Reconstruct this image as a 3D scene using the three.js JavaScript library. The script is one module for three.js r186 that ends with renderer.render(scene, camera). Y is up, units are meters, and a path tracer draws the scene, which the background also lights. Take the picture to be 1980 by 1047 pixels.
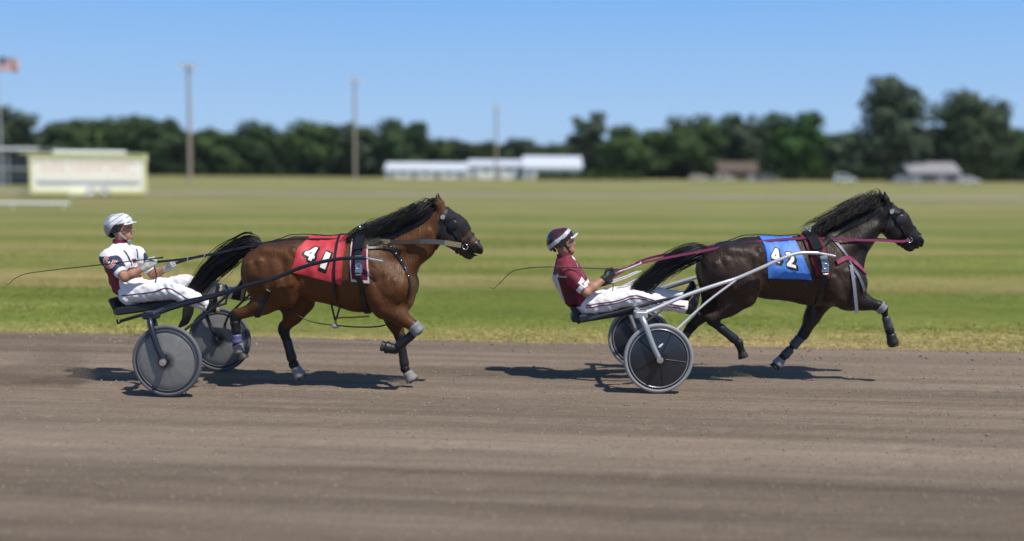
import * as THREE from 'three';
import { RoundedBoxGeometry } from 'three/addons/geometries/RoundedBoxGeometry.js';
import { mergeGeometries, toCreasedNormals } from 'three/addons/utils/BufferGeometryUtils.js';

// ---------------------------------------------------------------- camera, sky, sun, exposure
const scene = new THREE.Scene();
const camera = new THREE.PerspectiveCamera(26.51, 1024 / 541, 0.1, 6000);
camera.position.set(0, 2.17, 0);
camera.rotation.set(-0.0869, 0, 0.0071, 'XYZ');
camera.focus = 11.25;
camera.userData.fStop = 0.42;
const SUN = new THREE.Vector3(0.62, 1.42, 0.60).normalize();
{
  const W = 1024, H = 512, data = new Float32Array(W * H * 4);
  const mix = (a, b, t) => a.map((v, i) => v + (b[i] - v) * t);
  const stops = [[0, [0.435, 0.615, 0.850]], [3.3, [0.360, 0.572, 0.872]], [8.5, [0.222, 0.465, 0.880]], [20, [0.100, 0.230, 0.49]], [90, [0.048, 0.098, 0.205]]];
  for (let j = 0; j < H; j++) {
    const el = ((j + 0.5) / H - 0.5) * 180, e = Math.max(el, 0);
    let k = 0; while (k < stops.length - 2 && e > stops[k + 1][0]) k++;
    const c0 = mix(stops[k][1], stops[k + 1][1], Math.min(1, (e - stops[k][0]) / (stops[k + 1][0] - stops[k][0])));
    for (let i = 0; i < W; i++) {
      const th = ((i + 0.5) / W - 0.5) * Math.PI * 2, ce = Math.cos(el * Math.PI / 180);
      const d = [Math.cos(th) * ce, Math.sin(el * Math.PI / 180), Math.sin(th) * ce];
      const s = Math.max(0, d[0] * SUN.x + d[1] * SUN.y + d[2] * SUN.z);
      const glow = 0.35 * Math.pow(s, 24) + 0.05 * Math.pow(s, 4);
      const o = (j * W + i) * 4;
      data[o] = c0[0] + glow; data[o + 1] = c0[1] + glow * 0.95; data[o + 2] = c0[2] + glow * 0.85; data[o + 3] = 1;
    }
  }
  const sky = new THREE.DataTexture(data, W, H, THREE.RGBAFormat, THREE.FloatType);
  sky.mapping = THREE.EquirectangularReflectionMapping; sky.magFilter = THREE.LinearFilter; sky.minFilter = THREE.LinearFilter; sky.needsUpdate = true;
  scene.background = sky; scene.environment = sky;
}
const sun = new THREE.DirectionalLight(new THREE.Color(1.0, 0.945, 0.855), 4.35);
sun.position.copy(SUN).multiplyScalar(60).add(new THREE.Vector3(0, 0, -13)); sun.target.position.set(0, 0, -13);
sun.castShadow = true; sun.shadow.radius = 2; sun.shadow.mapSize.set(4096, 4096);
Object.assign(sun.shadow.camera, { left: -30, right: 30, top: 30, bottom: -30, near: 1, far: 140 });
scene.add(sun, sun.target);
scene.fog = new THREE.FogExp2(0xdfeaea, 0.00006);
const renderer = new THREE.WebGLRenderer({ antialias: true });
renderer.toneMapping = THREE.LinearToneMapping; renderer.toneMappingExposure = 1.0; renderer.shadowMap.enabled = true;

// ---------------------------------------------------------------- small helpers
let seed = 7;
const rnd = () => { seed = (seed * 1664525 + 1013904223) >>> 0; return seed / 4294967296; };
const rr = (a, b) => a + (b - a) * rnd();
const clamp = (x, a = 0, b = 1) => Math.min(b, Math.max(a, x));
const sstep = (a, b, x) => { const t = clamp((x - a) / (b - a)); return t * t * (3 - 2 * t); };
const lerp = (a, b, t) => a + (b - a) * t;
const mix3 = (a, b, t) => [lerp(a[0], b[0], t), lerp(a[1], b[1], t), lerp(a[2], b[2], t)];
const V = (x, y, z) => new THREE.Vector3(x, y, z);
const hash = (x, y, z) => { let h = (x * 374761393 + y * 668265263 + z * 1274126177) | 0; h = Math.imul(h ^ (h >>> 13), 1274126177); return ((h ^ (h >>> 16)) >>> 0) / 4294967296; };
function noise(x, y, z = 0) {
  const xi = Math.floor(x), yi = Math.floor(y), zi = Math.floor(z), f = t => t * t * (3 - 2 * t), u = f(x - xi), v = f(y - yi), w = f(z - zi);
  const q = (k) => lerp(lerp(hash(xi, yi, zi + k), hash(xi + 1, yi, zi + k), u), lerp(hash(xi, yi + 1, zi + k), hash(xi + 1, yi + 1, zi + k), u), v);
  return lerp(q(0), q(1), w) * 2 - 1;
}
const used = {};
const numbered = n => { const k = used[n] = (used[n] ?? -1) + 1; return k ? `${n}_${String(k).padStart(3, '0')}` : n; };
function shade(o) { o.traverse(m => { if (m.isMesh) { m.castShadow = true; m.receiveShadow = true; } }); return o; }
function thing(name, label, category, pos = [0, 0, 0], turn = 0, group) {
  const o = new THREE.Group(); o.name = numbered(name); o.position.set(...pos); o.rotation.y = turn;
  o.userData = { label, category }; if (group) o.userData.group = group; scene.add(o); return o;
}
function part(parent, name, geo, mat, label) {
  const g = Array.isArray(geo) ? merge(geo) : geo, m = new THREE.Mesh(g, mat); m.name = name; m.castShadow = m.receiveShadow = true;
  if (label) m.userData.label = label; parent.add(m); return m;
}
function struct(name, geo, mat, kind = 'structure', label) { const m = new THREE.Mesh(geo, mat); m.name = numbered(name); m.castShadow = m.receiveShadow = true; m.userData.kind = kind; if (label) m.userData.label = label; scene.add(m); return m; }
function merge(list) {
  return mergeGeometries(list.map(g => { let q = g.index ? g.toNonIndexed() : g; if (q === g) q = g.clone(); for (const k of Object.keys(q.attributes)) if (!['position', 'normal', 'uv'].includes(k)) q.deleteAttribute(k); if (!q.attributes.uv) q.setAttribute('uv', new THREE.BufferAttribute(new Float32Array(q.attributes.position.count * 2), 2)); if (!q.attributes.normal) q.computeVertexNormals(); return q; }));
}
const lin = (r, g, b) => new THREE.Color().setRGB(r, g, b);
const std = (c, roughness = 0.7, metalness = 0, o = {}) => new THREE.MeshStandardMaterial({ color: lin(...c), roughness, metalness, ...o });
const vcol = (roughness, o = {}) => new THREE.MeshPhysicalMaterial({ color: 0xffffff, vertexColors: true, roughness, ...o });
const box = (w, h, d, x = 0, y = 0, z = 0) => new THREE.BoxGeometry(w, h, d).translate(x, y, z);
const rbox = (w, h, d, r, x = 0, y = 0, z = 0) => new RoundedBoxGeometry(w, h, d, 2, r).translate(x, y, z);
const Y0 = 0.04;                                    // figures were measured from 4 cm above the track
const Q = ([x, y, z]) => [x, y + Y0, z];
function tube(pts, r, seg = 24, sides = 8, r2 = r) {   // round bar along points, tapering from r to r2
  const c = new THREE.CatmullRomCurve3(pts.map(p => V(...p)), false, 'centripetal'), g = new THREE.TubeGeometry(c, seg, 1, sides, false), P = g.attributes.position;
  for (let i = 0; i <= seg; i++) { const o = c.getPointAt(i / seg), R = lerp(r, r2, i / seg); for (let j = 0; j <= sides; j++) { const k = i * (sides + 1) + j; P.setXYZ(k, o.x + (P.getX(k) - o.x) * R, o.y + (P.getY(k) - o.y) * R, o.z + (P.getZ(k) - o.z) * R); } }
  const caps = [[pts[0], pts[1], r], [pts[pts.length - 1], pts[pts.length - 2], r2]].map(([a, , q]) => new THREE.SphereGeometry(q, sides, 5).translate(...a));
  return merge([g, ...caps]);
}
function rod(a, b, r, r2 = r, sides = 12) {          // straight tapered cylinder from a to b
  const A = V(...a), B = V(...b), d = B.clone().sub(A), g = new THREE.CylinderGeometry(r2, r, d.length(), sides);
  g.applyQuaternion(new THREE.Quaternion().setFromUnitVectors(V(0, 1, 0), d.normalize())); return g.translate((A.x + B.x) / 2, (A.y + B.y) / 2, (A.z + B.z) / 2);
}
function canvasTex(w, h, draw) { const c = document.createElement('canvas'); c.width = w; c.height = h; draw(c.getContext('2d'), w, h); const t = new THREE.CanvasTexture(c); t.colorSpace = THREE.SRGBColorSpace; return t; }

// ---------------------------------------------------------------- distance fields meshed by surface nets
class Field {
  constructor(lo, hi, h) { this.lo = lo; this.h = h; this.n = lo.map((v, i) => Math.ceil((hi[i] - v) / h) + 1); this.d = new Float32Array(this.n[0] * this.n[1] * this.n[2]).fill(1); this.marks = []; }
  // tapered capsule a-b with radii ra, rb; sz squashes it across z; k blends; cut carves; cap gives flat ends
  add(a, b, ra, rb, { sz = 1, k = 0.05, cut = false, cap = false, mark } = {}) {
    const { lo, h, n, d } = this, R = Math.max(ra, rb), pad = R + k + 0.06, i0 = [], i1 = [];
    for (let c = 0; c < 3; c++) { i0[c] = Math.max(0, Math.floor((Math.min(a[c], b[c]) - pad - lo[c]) / h)); i1[c] = Math.min(n[c] - 1, Math.ceil((Math.max(a[c], b[c]) + pad - lo[c]) / h)); }
    const P = prim(a, b, ra, rb, sz, cap);
    for (let z = i0[2]; z <= i1[2]; z++) for (let y = i0[1]; y <= i1[1]; y++) for (let x = i0[0]; x <= i1[0]; x++) {
      const o = (z * n[1] + y) * n[0] + x, q = P(lo[0] + x * h, lo[1] + y * h, lo[2] + z * h), c = d[o];
      if (cut) { const t = Math.max(k - Math.abs(c + q), 0) / k; d[o] = Math.max(c, -q) + t * t * k * 0.25; } else { const t = Math.max(k - Math.abs(c - q), 0) / k; d[o] = Math.min(c, q) - t * t * k * 0.25; }
    }
    if (mark) this.marks.push([P, mark]);
    return this;
  }
  both(a, b, ra, rb, o) { this.add(a, b, ra, rb, o); const f = p => [p[0], p[1], -p[2]]; return this.add(f(a), f(b), ra, rb, o); }
  clip(f) { const { lo, h, n, d } = this; for (let z = 0, o = 0; z < n[2]; z++) for (let y = 0; y < n[1]; y++) for (let x = 0; x < n[0]; x++, o++) if (d[o] < 0.2) d[o] = f(d[o], lo[0] + x * h, lo[1] + y * h, lo[2] + z * h); return this; }
  at(x, y, z) {
    const { lo, h, n, d } = this, fx = clamp((x - lo[0]) / h, 0, n[0] - 1.001), fy = clamp((y - lo[1]) / h, 0, n[1] - 1.001), fz = clamp((z - lo[2]) / h, 0, n[2] - 1.001);
    const i = fx | 0, j = fy | 0, k = fz | 0, u = fx - i, v = fy - j, w = fz - k, s = n[0], t = n[0] * n[1], o = k * t + j * s + i;
    return lerp(lerp(lerp(d[o], d[o + 1], u), lerp(d[o + s], d[o + s + 1], u), v), lerp(lerp(d[o + t], d[o + t + 1], u), lerp(d[o + t + s], d[o + t + s + 1], u), v), w);
  }
  grad(x, y, z) { const e = this.h * 1.5; return V(this.at(x + e, y, z) - this.at(x - e, y, z), this.at(x, y + e, z) - this.at(x, y - e, z), this.at(x, y, z + e) - this.at(x, y, z - e)).normalize(); }
  hit(o, d, far = 0.7, off = 0.004) {                // from o + d * far inwards along -d to the surface
    let t = far; while (t > -0.02 && this.at(o.x + d.x * t, o.y + d.y * t, o.z + d.z * t) > off) t -= 0.004;
    let p = o.clone().addScaledVector(d, t + 0.002); return { p, n: this.grad(p.x, p.y, p.z) };
  }
  side(x, y, s = 1, off = 0.004) { return this.hit(V(x, y, 0), V(0, 0, s), 0.65, off); }
  ring(c, u, v, a0, a1, m, off = 0.004, shift) { const out = []; for (let i = 0; i <= m; i++) { const a = lerp(a0, a1, i / m), d = V(...u).multiplyScalar(Math.cos(a)).addScaledVector(V(...v), Math.sin(a)).normalize(), o = V(...c); if (shift) o.add(shift(a)); out.push(this.hit(o, d, 0.6, off)); } return out; }
  mesh(color, smooth = 2) {
    const { lo, h, n, d } = this, [nx, ny, nz] = n, sy = nx, sz = nx * ny, id = new Int32Array(d.length).fill(-1), pos = [], idx = [];
    for (let z = 0; z < nz - 1; z++) for (let y = 0; y < ny - 1; y++) for (let x = 0; x < nx - 1; x++) {
      const o = z * sz + y * sy + x; let m = 0; const c = [d[o], d[o + 1], d[o + sy], d[o + sy + 1], d[o + sz], d[o + sz + 1], d[o + sz + sy], d[o + sz + sy + 1]];
      for (let i = 0; i < 8; i++) if (c[i] < 0) m |= 1 << i;
      if (m === 0 || m === 255) continue;
      let X = 0, Y = 0, Z = 0, k = 0;
      for (let i = 0; i < 8; i++) for (const b of [1, 2, 4]) if (!(i & b)) { const j = i | b; if ((c[i] < 0) !== (c[j] < 0)) { const t = c[i] / (c[i] - c[j]); X += (i & 1) + (b === 1 ? t : 0); Y += ((i >> 1) & 1) + (b === 2 ? t : 0); Z += (i >> 2) + (b === 4 ? t : 0); k++; } }
      id[o] = pos.length / 3; pos.push(lo[0] + (x + X / k) * h, lo[1] + (y + Y / k) * h, lo[2] + (z + Z / k) * h);
    }
    const quad = (a, b, c, e, f) => { if (a < 0 || b < 0 || c < 0 || e < 0) return; if (f) idx.push(a, b, c, a, c, e); else idx.push(a, c, b, a, e, c); };
    for (let z = 1; z < nz - 1; z++) for (let y = 1; y < ny - 1; y++) for (let x = 1; x < nx - 1; x++) {
      const o = z * sz + y * sy + x, s = d[o] < 0;
      if (s !== d[o + 1] < 0) quad(id[o - sy - sz], id[o - sz], id[o], id[o - sy], s);
      if (s !== d[o + sy] < 0) quad(id[o - 1 - sz], id[o - 1], id[o], id[o - sz], s);
      if (s !== d[o + sz] < 0) quad(id[o - 1 - sy], id[o - sy], id[o], id[o - 1], s);
    }
    const P = new Float32Array(pos), N = P.length / 3;
    for (let it = 0; it < smooth; it++) {
      const S = new Float32Array(P.length), K = new Uint16Array(N);
      for (let i = 0; i < idx.length; i += 3) for (let a = 0; a < 3; a++) { const p = idx[i + a], q = idx[i + (a + 1) % 3]; for (let c = 0; c < 3; c++) { S[p * 3 + c] += P[q * 3 + c]; S[q * 3 + c] += P[p * 3 + c]; } K[p]++; K[q]++; }
      for (let i = 0; i < N; i++) if (K[i]) for (let c = 0; c < 3; c++) P[i * 3 + c] = lerp(P[i * 3 + c], S[i * 3 + c] / K[i], 0.5);
    }
    const g = new THREE.BufferGeometry(); g.setAttribute('position', new THREE.BufferAttribute(P, 3)); g.setIndex(idx); g.computeVertexNormals();
    const uv = new Float32Array(N * 2); for (let i = 0; i < N; i++) { uv[i * 2] = P[i * 3]; uv[i * 2 + 1] = P[i * 3 + 1]; } g.setAttribute('uv', new THREE.BufferAttribute(uv, 2));
    if (color) { const C = new Float32Array(N * 3), nn = g.attributes.normal; for (let i = 0; i < N; i++) { const c = color(P[i * 3], P[i * 3 + 1], P[i * 3 + 2], nn.getX(i), nn.getY(i), nn.getZ(i)); C.set(c, i * 3); } g.setAttribute('color', new THREE.BufferAttribute(C, 3)); }
    return g;
  }
}
function prim(a, b, ra, rb, sz, cap) {
  const bx = b[0] - a[0], by = b[1] - a[1], bz = (b[2] - a[2]) / sz, L2 = bx * bx + by * by + bz * bz + 1e-9, L = Math.sqrt(L2);
  return (x, y, z) => {
    const px = x - a[0], py = y - a[1], pz = (z - a[2]) / sz, t = (px * bx + py * by + pz * bz) / L2, s = t < 0 ? 0 : t > 1 ? 1 : t, u = cap ? t : s;
    const dx = px - bx * u, dy = py - by * u, dz = pz - bz * u, q = Math.sqrt(dx * dx + dy * dy + dz * dz) - (ra + (rb - ra) * s);
    return cap ? Math.max(q, -t * L, (t - 1) * L) : q;
  };
}
const concat = gs => { // indexed geometries with colours into one
  const q = gs.map(g => g.toNonIndexed()); return mergeGeometries(q);
};
// flat strap of given width and thickness along surface samples {p, n}
function ribbon(S, width, t = 0.005, closed = false) {
  const m = S.length, pos = [], idx = [], uv = []; let len = 0;
  for (let i = 0; i < m; i++) {
    const a = S[closed ? (i - 1 + m) % m : Math.max(0, i - 1)].p, b = S[closed ? (i + 1) % m : Math.min(m - 1, i + 1)].p, T = b.clone().sub(a).normalize(), n = S[i].n, s = T.clone().cross(n).normalize(), w = (typeof width === 'function' ? width(i / (m - 1)) : width) / 2;
    if (i) len += S[i].p.distanceTo(S[i - 1].p);
    for (const [u, v] of [[-w, -t], [-w, t], [w, t], [w, -t]]) { const p = S[i].p.clone().addScaledVector(s, u).addScaledVector(n, v); pos.push(p.x, p.y, p.z); uv.push(len, u); }
  }
  for (let i = 0; i < (closed ? m : m - 1); i++) for (let j = 0; j < 4; j++) { const a = i * 4 + j, b = i * 4 + (j + 1) % 4, c = ((i + 1) % m) * 4 + (j + 1) % 4, e = ((i + 1) % m) * 4 + j; idx.push(a, c, b, a, e, c); }
  if (!closed) { const e = (m - 1) * 4; idx.push(0, 1, 2, 0, 2, 3, e, e + 2, e + 1, e, e + 3, e + 2); }
  const g = new THREE.BufferGeometry(); g.setAttribute('position', new THREE.Float32BufferAttribute(pos, 3)); g.setAttribute('uv', new THREE.Float32BufferAttribute(uv, 2)); g.setIndex(idx);
  return toCreasedNormals(g, 0.7);
}
const smoothPath = (F, pts, m, s = 1, off = 0.005) => { const c = new THREE.CatmullRomCurve3(pts.map(([x, y]) => V(x, y + Y0, 0)), false, 'centripetal'), out = []; for (let i = 0; i <= m; i++) { const p = c.getPointAt(i / m); out.push(F.side(p.x, p.y, s, off)); } return out; };
// cloth lying on a surface: rows x columns of samples, edges turned in
function sheet(rows, depth = 0.012) {
  const R = rows.length, C = rows[0].length, pos = [], uv = [], idx = [], at = (i, j) => rows[clamp(i, 0, R - 1)][clamp(j, 0, C - 1)];
  for (let i = -1; i <= R; i++) for (let j = -1; j <= C; j++) { const s = at(i, j), edge = i < 0 || j < 0 || i === R || j === C, p = s.p.clone(); if (edge) p.addScaledVector(s.n, -depth); pos.push(p.x, p.y, p.z); uv.push(clamp(j / (C - 1)), clamp(i / (R - 1))); }
  const W = C + 2; for (let i = 0; i < R + 1; i++) for (let j = 0; j < C + 1; j++) { const a = i * W + j; idx.push(a, a + 1, a + W + 1, a, a + W + 1, a + W); }
  const g = new THREE.BufferGeometry(); g.setAttribute('position', new THREE.Float32BufferAttribute(pos, 3)); g.setAttribute('uv', new THREE.Float32BufferAttribute(uv, 2)); g.setIndex(idx); return toCreasedNormals(g, 0.9);
}
// many tapering hairs: each a list of points
function hair(list, sides = 3) {
  const pos = [], nor = [], idx = []; const N = V(0, 0, 0);
  for (const { pts, r } of list) {
    const c = new THREE.CatmullRomCurve3(pts, false, 'centripetal'), m = 10, base = pos.length / 3; let side = null;
    for (let i = 0; i <= m; i++) {
      const t = i / m, p = c.getPoint(t), T = c.getTangent(t); if (!side) side = V(0, 0, 1).cross(T).normalize(); side.addScaledVector(T, -side.dot(T)).normalize(); const up = T.clone().cross(side), R = r * (1 - Math.pow(t, 2.2)) + 0.0006;
      for (let j = 0; j < sides; j++) { const a = j / sides * Math.PI * 2; N.copy(side).multiplyScalar(Math.cos(a)).addScaledVector(up, Math.sin(a)); pos.push(p.x + N.x * R, p.y + N.y * R, p.z + N.z * R); nor.push(N.x, N.y, N.z); }
    }
    for (let i = 0; i < m; i++) for (let j = 0; j < sides; j++) { const a = base + i * sides + j, b = base + i * sides + (j + 1) % sides; idx.push(a, b, b + sides, a, b + sides, a + sides); }
  }
  const g = new THREE.BufferGeometry(); g.setAttribute('position', new THREE.Float32BufferAttribute(pos, 3)); g.setAttribute('normal', new THREE.Float32BufferAttribute(nor, 3)); g.setAttribute('uv', new THREE.Float32BufferAttribute(new Float32Array(pos.length / 3 * 2), 2)); g.setIndex(idx); return g;
}

// ---------------------------------------------------------------- ground: infield grass and harrowed dirt track
const EDGE = x => -14.5 + 0.0875 * x;                       // inner edge of the track
const TD = V(1, 0, 0.0875).normalize();                     // direction of the track
function dataTex(w, h, fn, srgb = false) { const d = new Uint8Array(w * h * 4); for (let j = 0; j < h; j++) for (let i = 0; i < w; i++) { const c = fn(i / w, j / h), o = (j * w + i) * 4; for (let k = 0; k < 3; k++) d[o + k] = clamp(c[k]) * 255; d[o + 3] = 255; } const t = new THREE.DataTexture(d, w, h); t.wrapS = t.wrapT = THREE.RepeatWrapping; t.magFilter = THREE.LinearFilter; t.minFilter = THREE.LinearMipmapLinearFilter; t.generateMipmaps = true; if (srgb) t.colorSpace = THREE.SRGBColorSpace; t.needsUpdate = true; return t; }
// noise that wraps over the unit square, fu x fv cells
function wrapN(u, v, fu, fv, s) { const x = u * fu, y = v * fv, xi = Math.floor(x), yi = Math.floor(y), f = t => t * t * (3 - 2 * t), a = f(x - xi), b = f(y - yi), h = (i, j) => hash(((i % fu) + fu) % fu, ((j % fv) + fv) % fv, s); return lerp(lerp(h(xi, yi), h(xi + 1, yi), a), lerp(h(xi, yi + 1), h(xi + 1, yi + 1), a), b) * 2 - 1; }
const GREEN = [0.196, 0.240, 0.050], TAN = [0.375, 0.29, 0.135], STRAW = [0.325, 0.318, 0.145];
function grassTone(x, z) {
  const d = -z, far = sstep(20, 62, d), n1 = noise(x * 0.05, z * 0.85, 3), n2 = noise(x * 0.014, z * 0.40, 9), n3 = noise(x * 0.012, z * 0.06, 17), n4 = noise(x * 0.35, z * 1.7, 5), n5 = noise(x * 0.018, z * 0.125, 41) * sstep(20, 30, d);
  const dry = clamp(0.37 + 0.42 * n1 + 0.5 * n2 + 0.35 * n5 + 0.22 * n3 + 0.22 * n4 + 0.10 * far - 0.18 * sstep(21, 16.5, d) * sstep(14.2, 15.5, d) + 0.08 * sstep(15.0, 14.4, d + 0.0875 * x));
  let c = mix3(GREEN, TAN, dry); c = mix3(c, STRAW, (0.42 + 0.3 * sstep(45, 110, d)) * far + 0.12 * n3 * far);
  const v = 1 + 0.13 * n4 + 0.10 * n2 + 0.06 * noise(x * 0.1, z * 1.1, 23); return [c[0] * v, c[1] * v, c[2] * v];
}
{
  const xs = [], zs = []; for (let i = -150; i <= 150; i++) xs.push(Math.sinh(i / 150 * 5.2) * 2600 / Math.sinh(5.2) * 1 + i * 0.12);
  for (let z = 70; z > -10; z -= 8) zs.push(z); for (let k = 0, z = -10; z > -3000; k++) { zs.push(z); z -= Math.max(0.22, (-z) * 0.0125 - 0.02); if (-z > 420) z -= 60; }
  zs.push(-3200);
  const nx = xs.length, nz = zs.length, P = new Float32Array(nx * nz * 3), C = new Float32Array(nx * nz * 3), U = new Float32Array(nx * nz * 2), idx = [];
  for (let j = 0; j < nz; j++) for (let i = 0; i < nx; i++) {
    const x = xs[i], z = zs[j], o = j * nx + i, w = z - EDGE(x), y = w > 0.12 ? -0.2 * sstep(0.1, 0.6, w) : 0.012 * noise(x * 0.5, z * 0.7, 2) * sstep(-0.2, -2, w);
    P.set([x, y, z], o * 3); C.set(grassTone(x, z), o * 3); U.set([x / 3.1, -z / 3.1], o * 2);
    if (i < nx - 1 && j < nz - 1) idx.push(o, o + 1, o + nx, o + 1, o + nx + 1, o + nx);
  }
  const g = new THREE.BufferGeometry(); g.setAttribute('position', new THREE.BufferAttribute(P, 3)); g.setAttribute('color', new THREE.BufferAttribute(C, 3)); g.setAttribute('uv', new THREE.BufferAttribute(U, 2)); g.setIndex(idx); g.computeVertexNormals();
  const t = dataTex(1024, 1024, (u, v) => { const n = 0.5 * wrapN(u, v, 24, 48, 1) + 0.5 * wrapN(u, v, 90, 120, 2) + 0.7 * wrapN(u, v, 260, 260, 3), k = 0.78 + 0.2 * n; return [k * (1 + 0.05 * wrapN(u, v, 12, 20, 4)), k, k * 0.97]; });
  struct('grass_field', g, new THREE.MeshPhysicalMaterial({ vertexColors: true, map: t, bumpMap: t, bumpScale: 0.03, roughness: 1, specularIntensity: 0.15 }), 'structure', 'mown infield of green and straw-coloured grass running to the tree line');
}
function prints(s, w) {                                      // hoof prints and wheel ruts pressed into the loose top
  let h = 0; const c = 0.42, a = Math.floor(s / c), b = Math.floor(w / c);
  if (w > 0.9 && w < 7.5) for (let i = a - 1; i <= a + 1; i++) for (let j = b - 1; j <= b + 1; j++) { if (hash(i, j, 71) > 0.42) continue; const x = (i + hash(i, j, 72)) * c, y = (j + hash(i, j, 73)) * c, d = Math.hypot((s - x) * 0.9, w - y) / 0.062; if (d < 2.2) h += -0.026 * Math.exp(-d * d) + 0.006 * Math.exp(-Math.pow((d - 1.35) / 0.4, 2)); }
  for (const w0 of [1.55, 2.95, 3.3, 4.68, 5.9]) { const d = (w - w0 - 0.05 * noise(s * 0.2, w0, 3)) / 0.03; if (d * d < 12) h += -0.006 * Math.exp(-d * d) + 0.004 * Math.exp(-Math.pow((Math.abs(d) - 1.8) / 0.6, 2)); }
  return h;
}
const dirtH = (s, w) => {                                    // relief of the track surface: harrow combs, ruts, lumps
  const env = sstep(0, 0.5, w);
  return env * (0.010 * Math.sin(w * 2 * Math.PI / 0.145 + 1.8 * noise(s * 0.13, w * 0.8, 4)) * (0.55 + 0.45 * noise(s * 0.25, w * 1.1, 8)) + 0.013 * noise(s * 0.16, w * 1.3, 1) + 0.006 * noise(s * 1.2, w * 4.5, 6) + 0.0045 * noise(s * 6, w * 9, 7)) + 0.03 * Math.exp(-Math.pow((w - 0.42) / 0.22, 2)) * (0.8 + 0.5 * noise(s * 0.4, 1, 2)) - 0.006 + (Math.abs(s) < 10 ? prints(s, w) : 0);
};
{
  const ws = []; for (let w = -0.22; w < 14.6; w += 0.036) ws.push(w); for (let w = 14.6; w < 34; w += 0.5) ws.push(w);
  const ss = []; for (let s = -95; s < -9.5; s += 1.5) ss.push(s); for (let s = -9.5; s < 9.5; s += 0.06) ss.push(s); for (let s = 9.5; s < 95; s += 1.5) ss.push(s);
  const nx = ss.length, nz = ws.length, P = new Float32Array(nx * nz * 3), C = new Float32Array(nx * nz * 3), U = new Float32Array(nx * nz * 2), idx = [];
  for (let j = 0; j < nz; j++) for (let i = 0; i < nx; i++) {
    const s = ss[i], w = ws[j], o = j * nx + i, ragged = w < 0.3 ? 0.12 * noise(s * 1.1, 3, 3) + 0.07 * noise(s * 4.1, 7, 3) : 0;
    const x = s * TD.x - TD.z * w * 1, z = -14.5 + s * TD.z + w * TD.x + ragged;
    const y = w < -0.1 ? -0.06 : dirtH(s, w) + (w < 0.1 ? 0.004 : 0);
    const n = 0.15 * noise(s * 0.2, w * 1.7, 31) + 0.13 * noise(s * 0.07, w * 0.5, 33) + 0.14 * noise(s * 0.25, w * 5, 35) + 0.11 * noise(s * 0.6, w * 11, 37), dampVignette = sstep(5.0, 8.4, w + 0.9 * noise(s * 0.12, w * 0.4, 40)), k = 1 + n - 0.42 * dampVignette;  // darkening towards the camera: damp dirt, partly lens vignette painted into the colour
    const warm = 0.5 + 0.5 * noise(s * 0.05, w * 0.3, 50), c = mix3([0.236, 0.188, 0.147], [0.25, 0.193, 0.148], warm);
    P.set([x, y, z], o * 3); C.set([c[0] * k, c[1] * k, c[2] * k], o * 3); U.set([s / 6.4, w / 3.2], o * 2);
    if (i < nx - 1 && j < nz - 1) idx.push(o, o + nx, o + 1, o + 1, o + nx, o + nx + 1);
  }
  const g = new THREE.BufferGeometry(); g.setAttribute('position', new THREE.BufferAttribute(P, 3)); g.setAttribute('color', new THREE.BufferAttribute(C, 3)); g.setAttribute('uv', new THREE.BufferAttribute(U, 2)); g.setIndex(idx); g.computeVertexNormals();
  const t = dataTex(2048, 1024, (u, v) => { const n = 0.45 * wrapN(u, v, 14, 60, 1) + 0.4 * wrapN(u, v, 50, 150, 2) + 0.45 * wrapN(u, v, 200, 240, 3) + 0.5 * wrapN(u, v, 620, 420, 4), k = 0.84 + 0.10 * n; return [k, k * 0.995, k * 0.985]; });
  const b = dataTex(1024, 512, (u, v) => { const n = 0.3 * wrapN(u, v, 40, 60, 5) + 0.5 * wrapN(u, v, 180, 130, 6) + 0.4 * wrapN(u, v, 420, 240, 7), k = 0.5 + 0.4 * n; return [k, k, k]; });
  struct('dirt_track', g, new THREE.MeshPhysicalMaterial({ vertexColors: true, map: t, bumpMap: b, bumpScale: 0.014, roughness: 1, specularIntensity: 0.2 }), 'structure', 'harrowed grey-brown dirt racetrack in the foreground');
  // far side of the oval
  const B = [[], [], []]; for (let i = 0; i <= 160; i++) { const x = -260 + i * 3.25, zc = -100.5 - 0.004 * x + 0.0016 * x - Math.pow(Math.max(0, Math.abs(x) - 90) / 40, 2) * -4; for (const [k, e] of [[0, -4.6], [1, 4.6]]) { B[0].push(x, 0.02, zc + e + 0.5 * noise(x * 0.2, e, 4)); const q = 0.9 + 0.12 * noise(x * 0.1, e, 8); B[1].push(0.32 * q, 0.265 * q, 0.215 * q); } if (i) { const a = (i - 1) * 2; B[2].push(a, a + 1, a + 2, a + 1, a + 3, a + 2); } }
  const r = new THREE.BufferGeometry(); r.setAttribute('position', new THREE.Float32BufferAttribute(B[0], 3)); r.setAttribute('color', new THREE.Float32BufferAttribute(B[1], 3)); r.setIndex(B[2]); r.computeVertexNormals();
  struct('far_track', r, new THREE.MeshStandardMaterial({ vertexColors: true, roughness: 0.95 }), 'structure', 'pale strip of the far side of the oval track across the field');
}
function instanced(name, geo, mat, n, place, label) {
  const m = new THREE.InstancedMesh(geo, mat, n), M = new THREE.Matrix4(), q = new THREE.Quaternion(), e = new THREE.Euler(), c = new THREE.Color();
  for (let i = 0; i < n; i++) { const o = place(i); e.set(...o.rot); q.setFromEuler(e); M.compose(V(...o.pos), q, V(...o.scale)); m.setMatrixAt(i, M); if (o.color) m.setColorAt(i, c.setRGB(...o.color)); }
  m.name = numbered(name); m.userData.kind = 'stuff'; m.userData.label = label; m.castShadow = m.receiveShadow = true; scene.add(m); return m;
}
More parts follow.
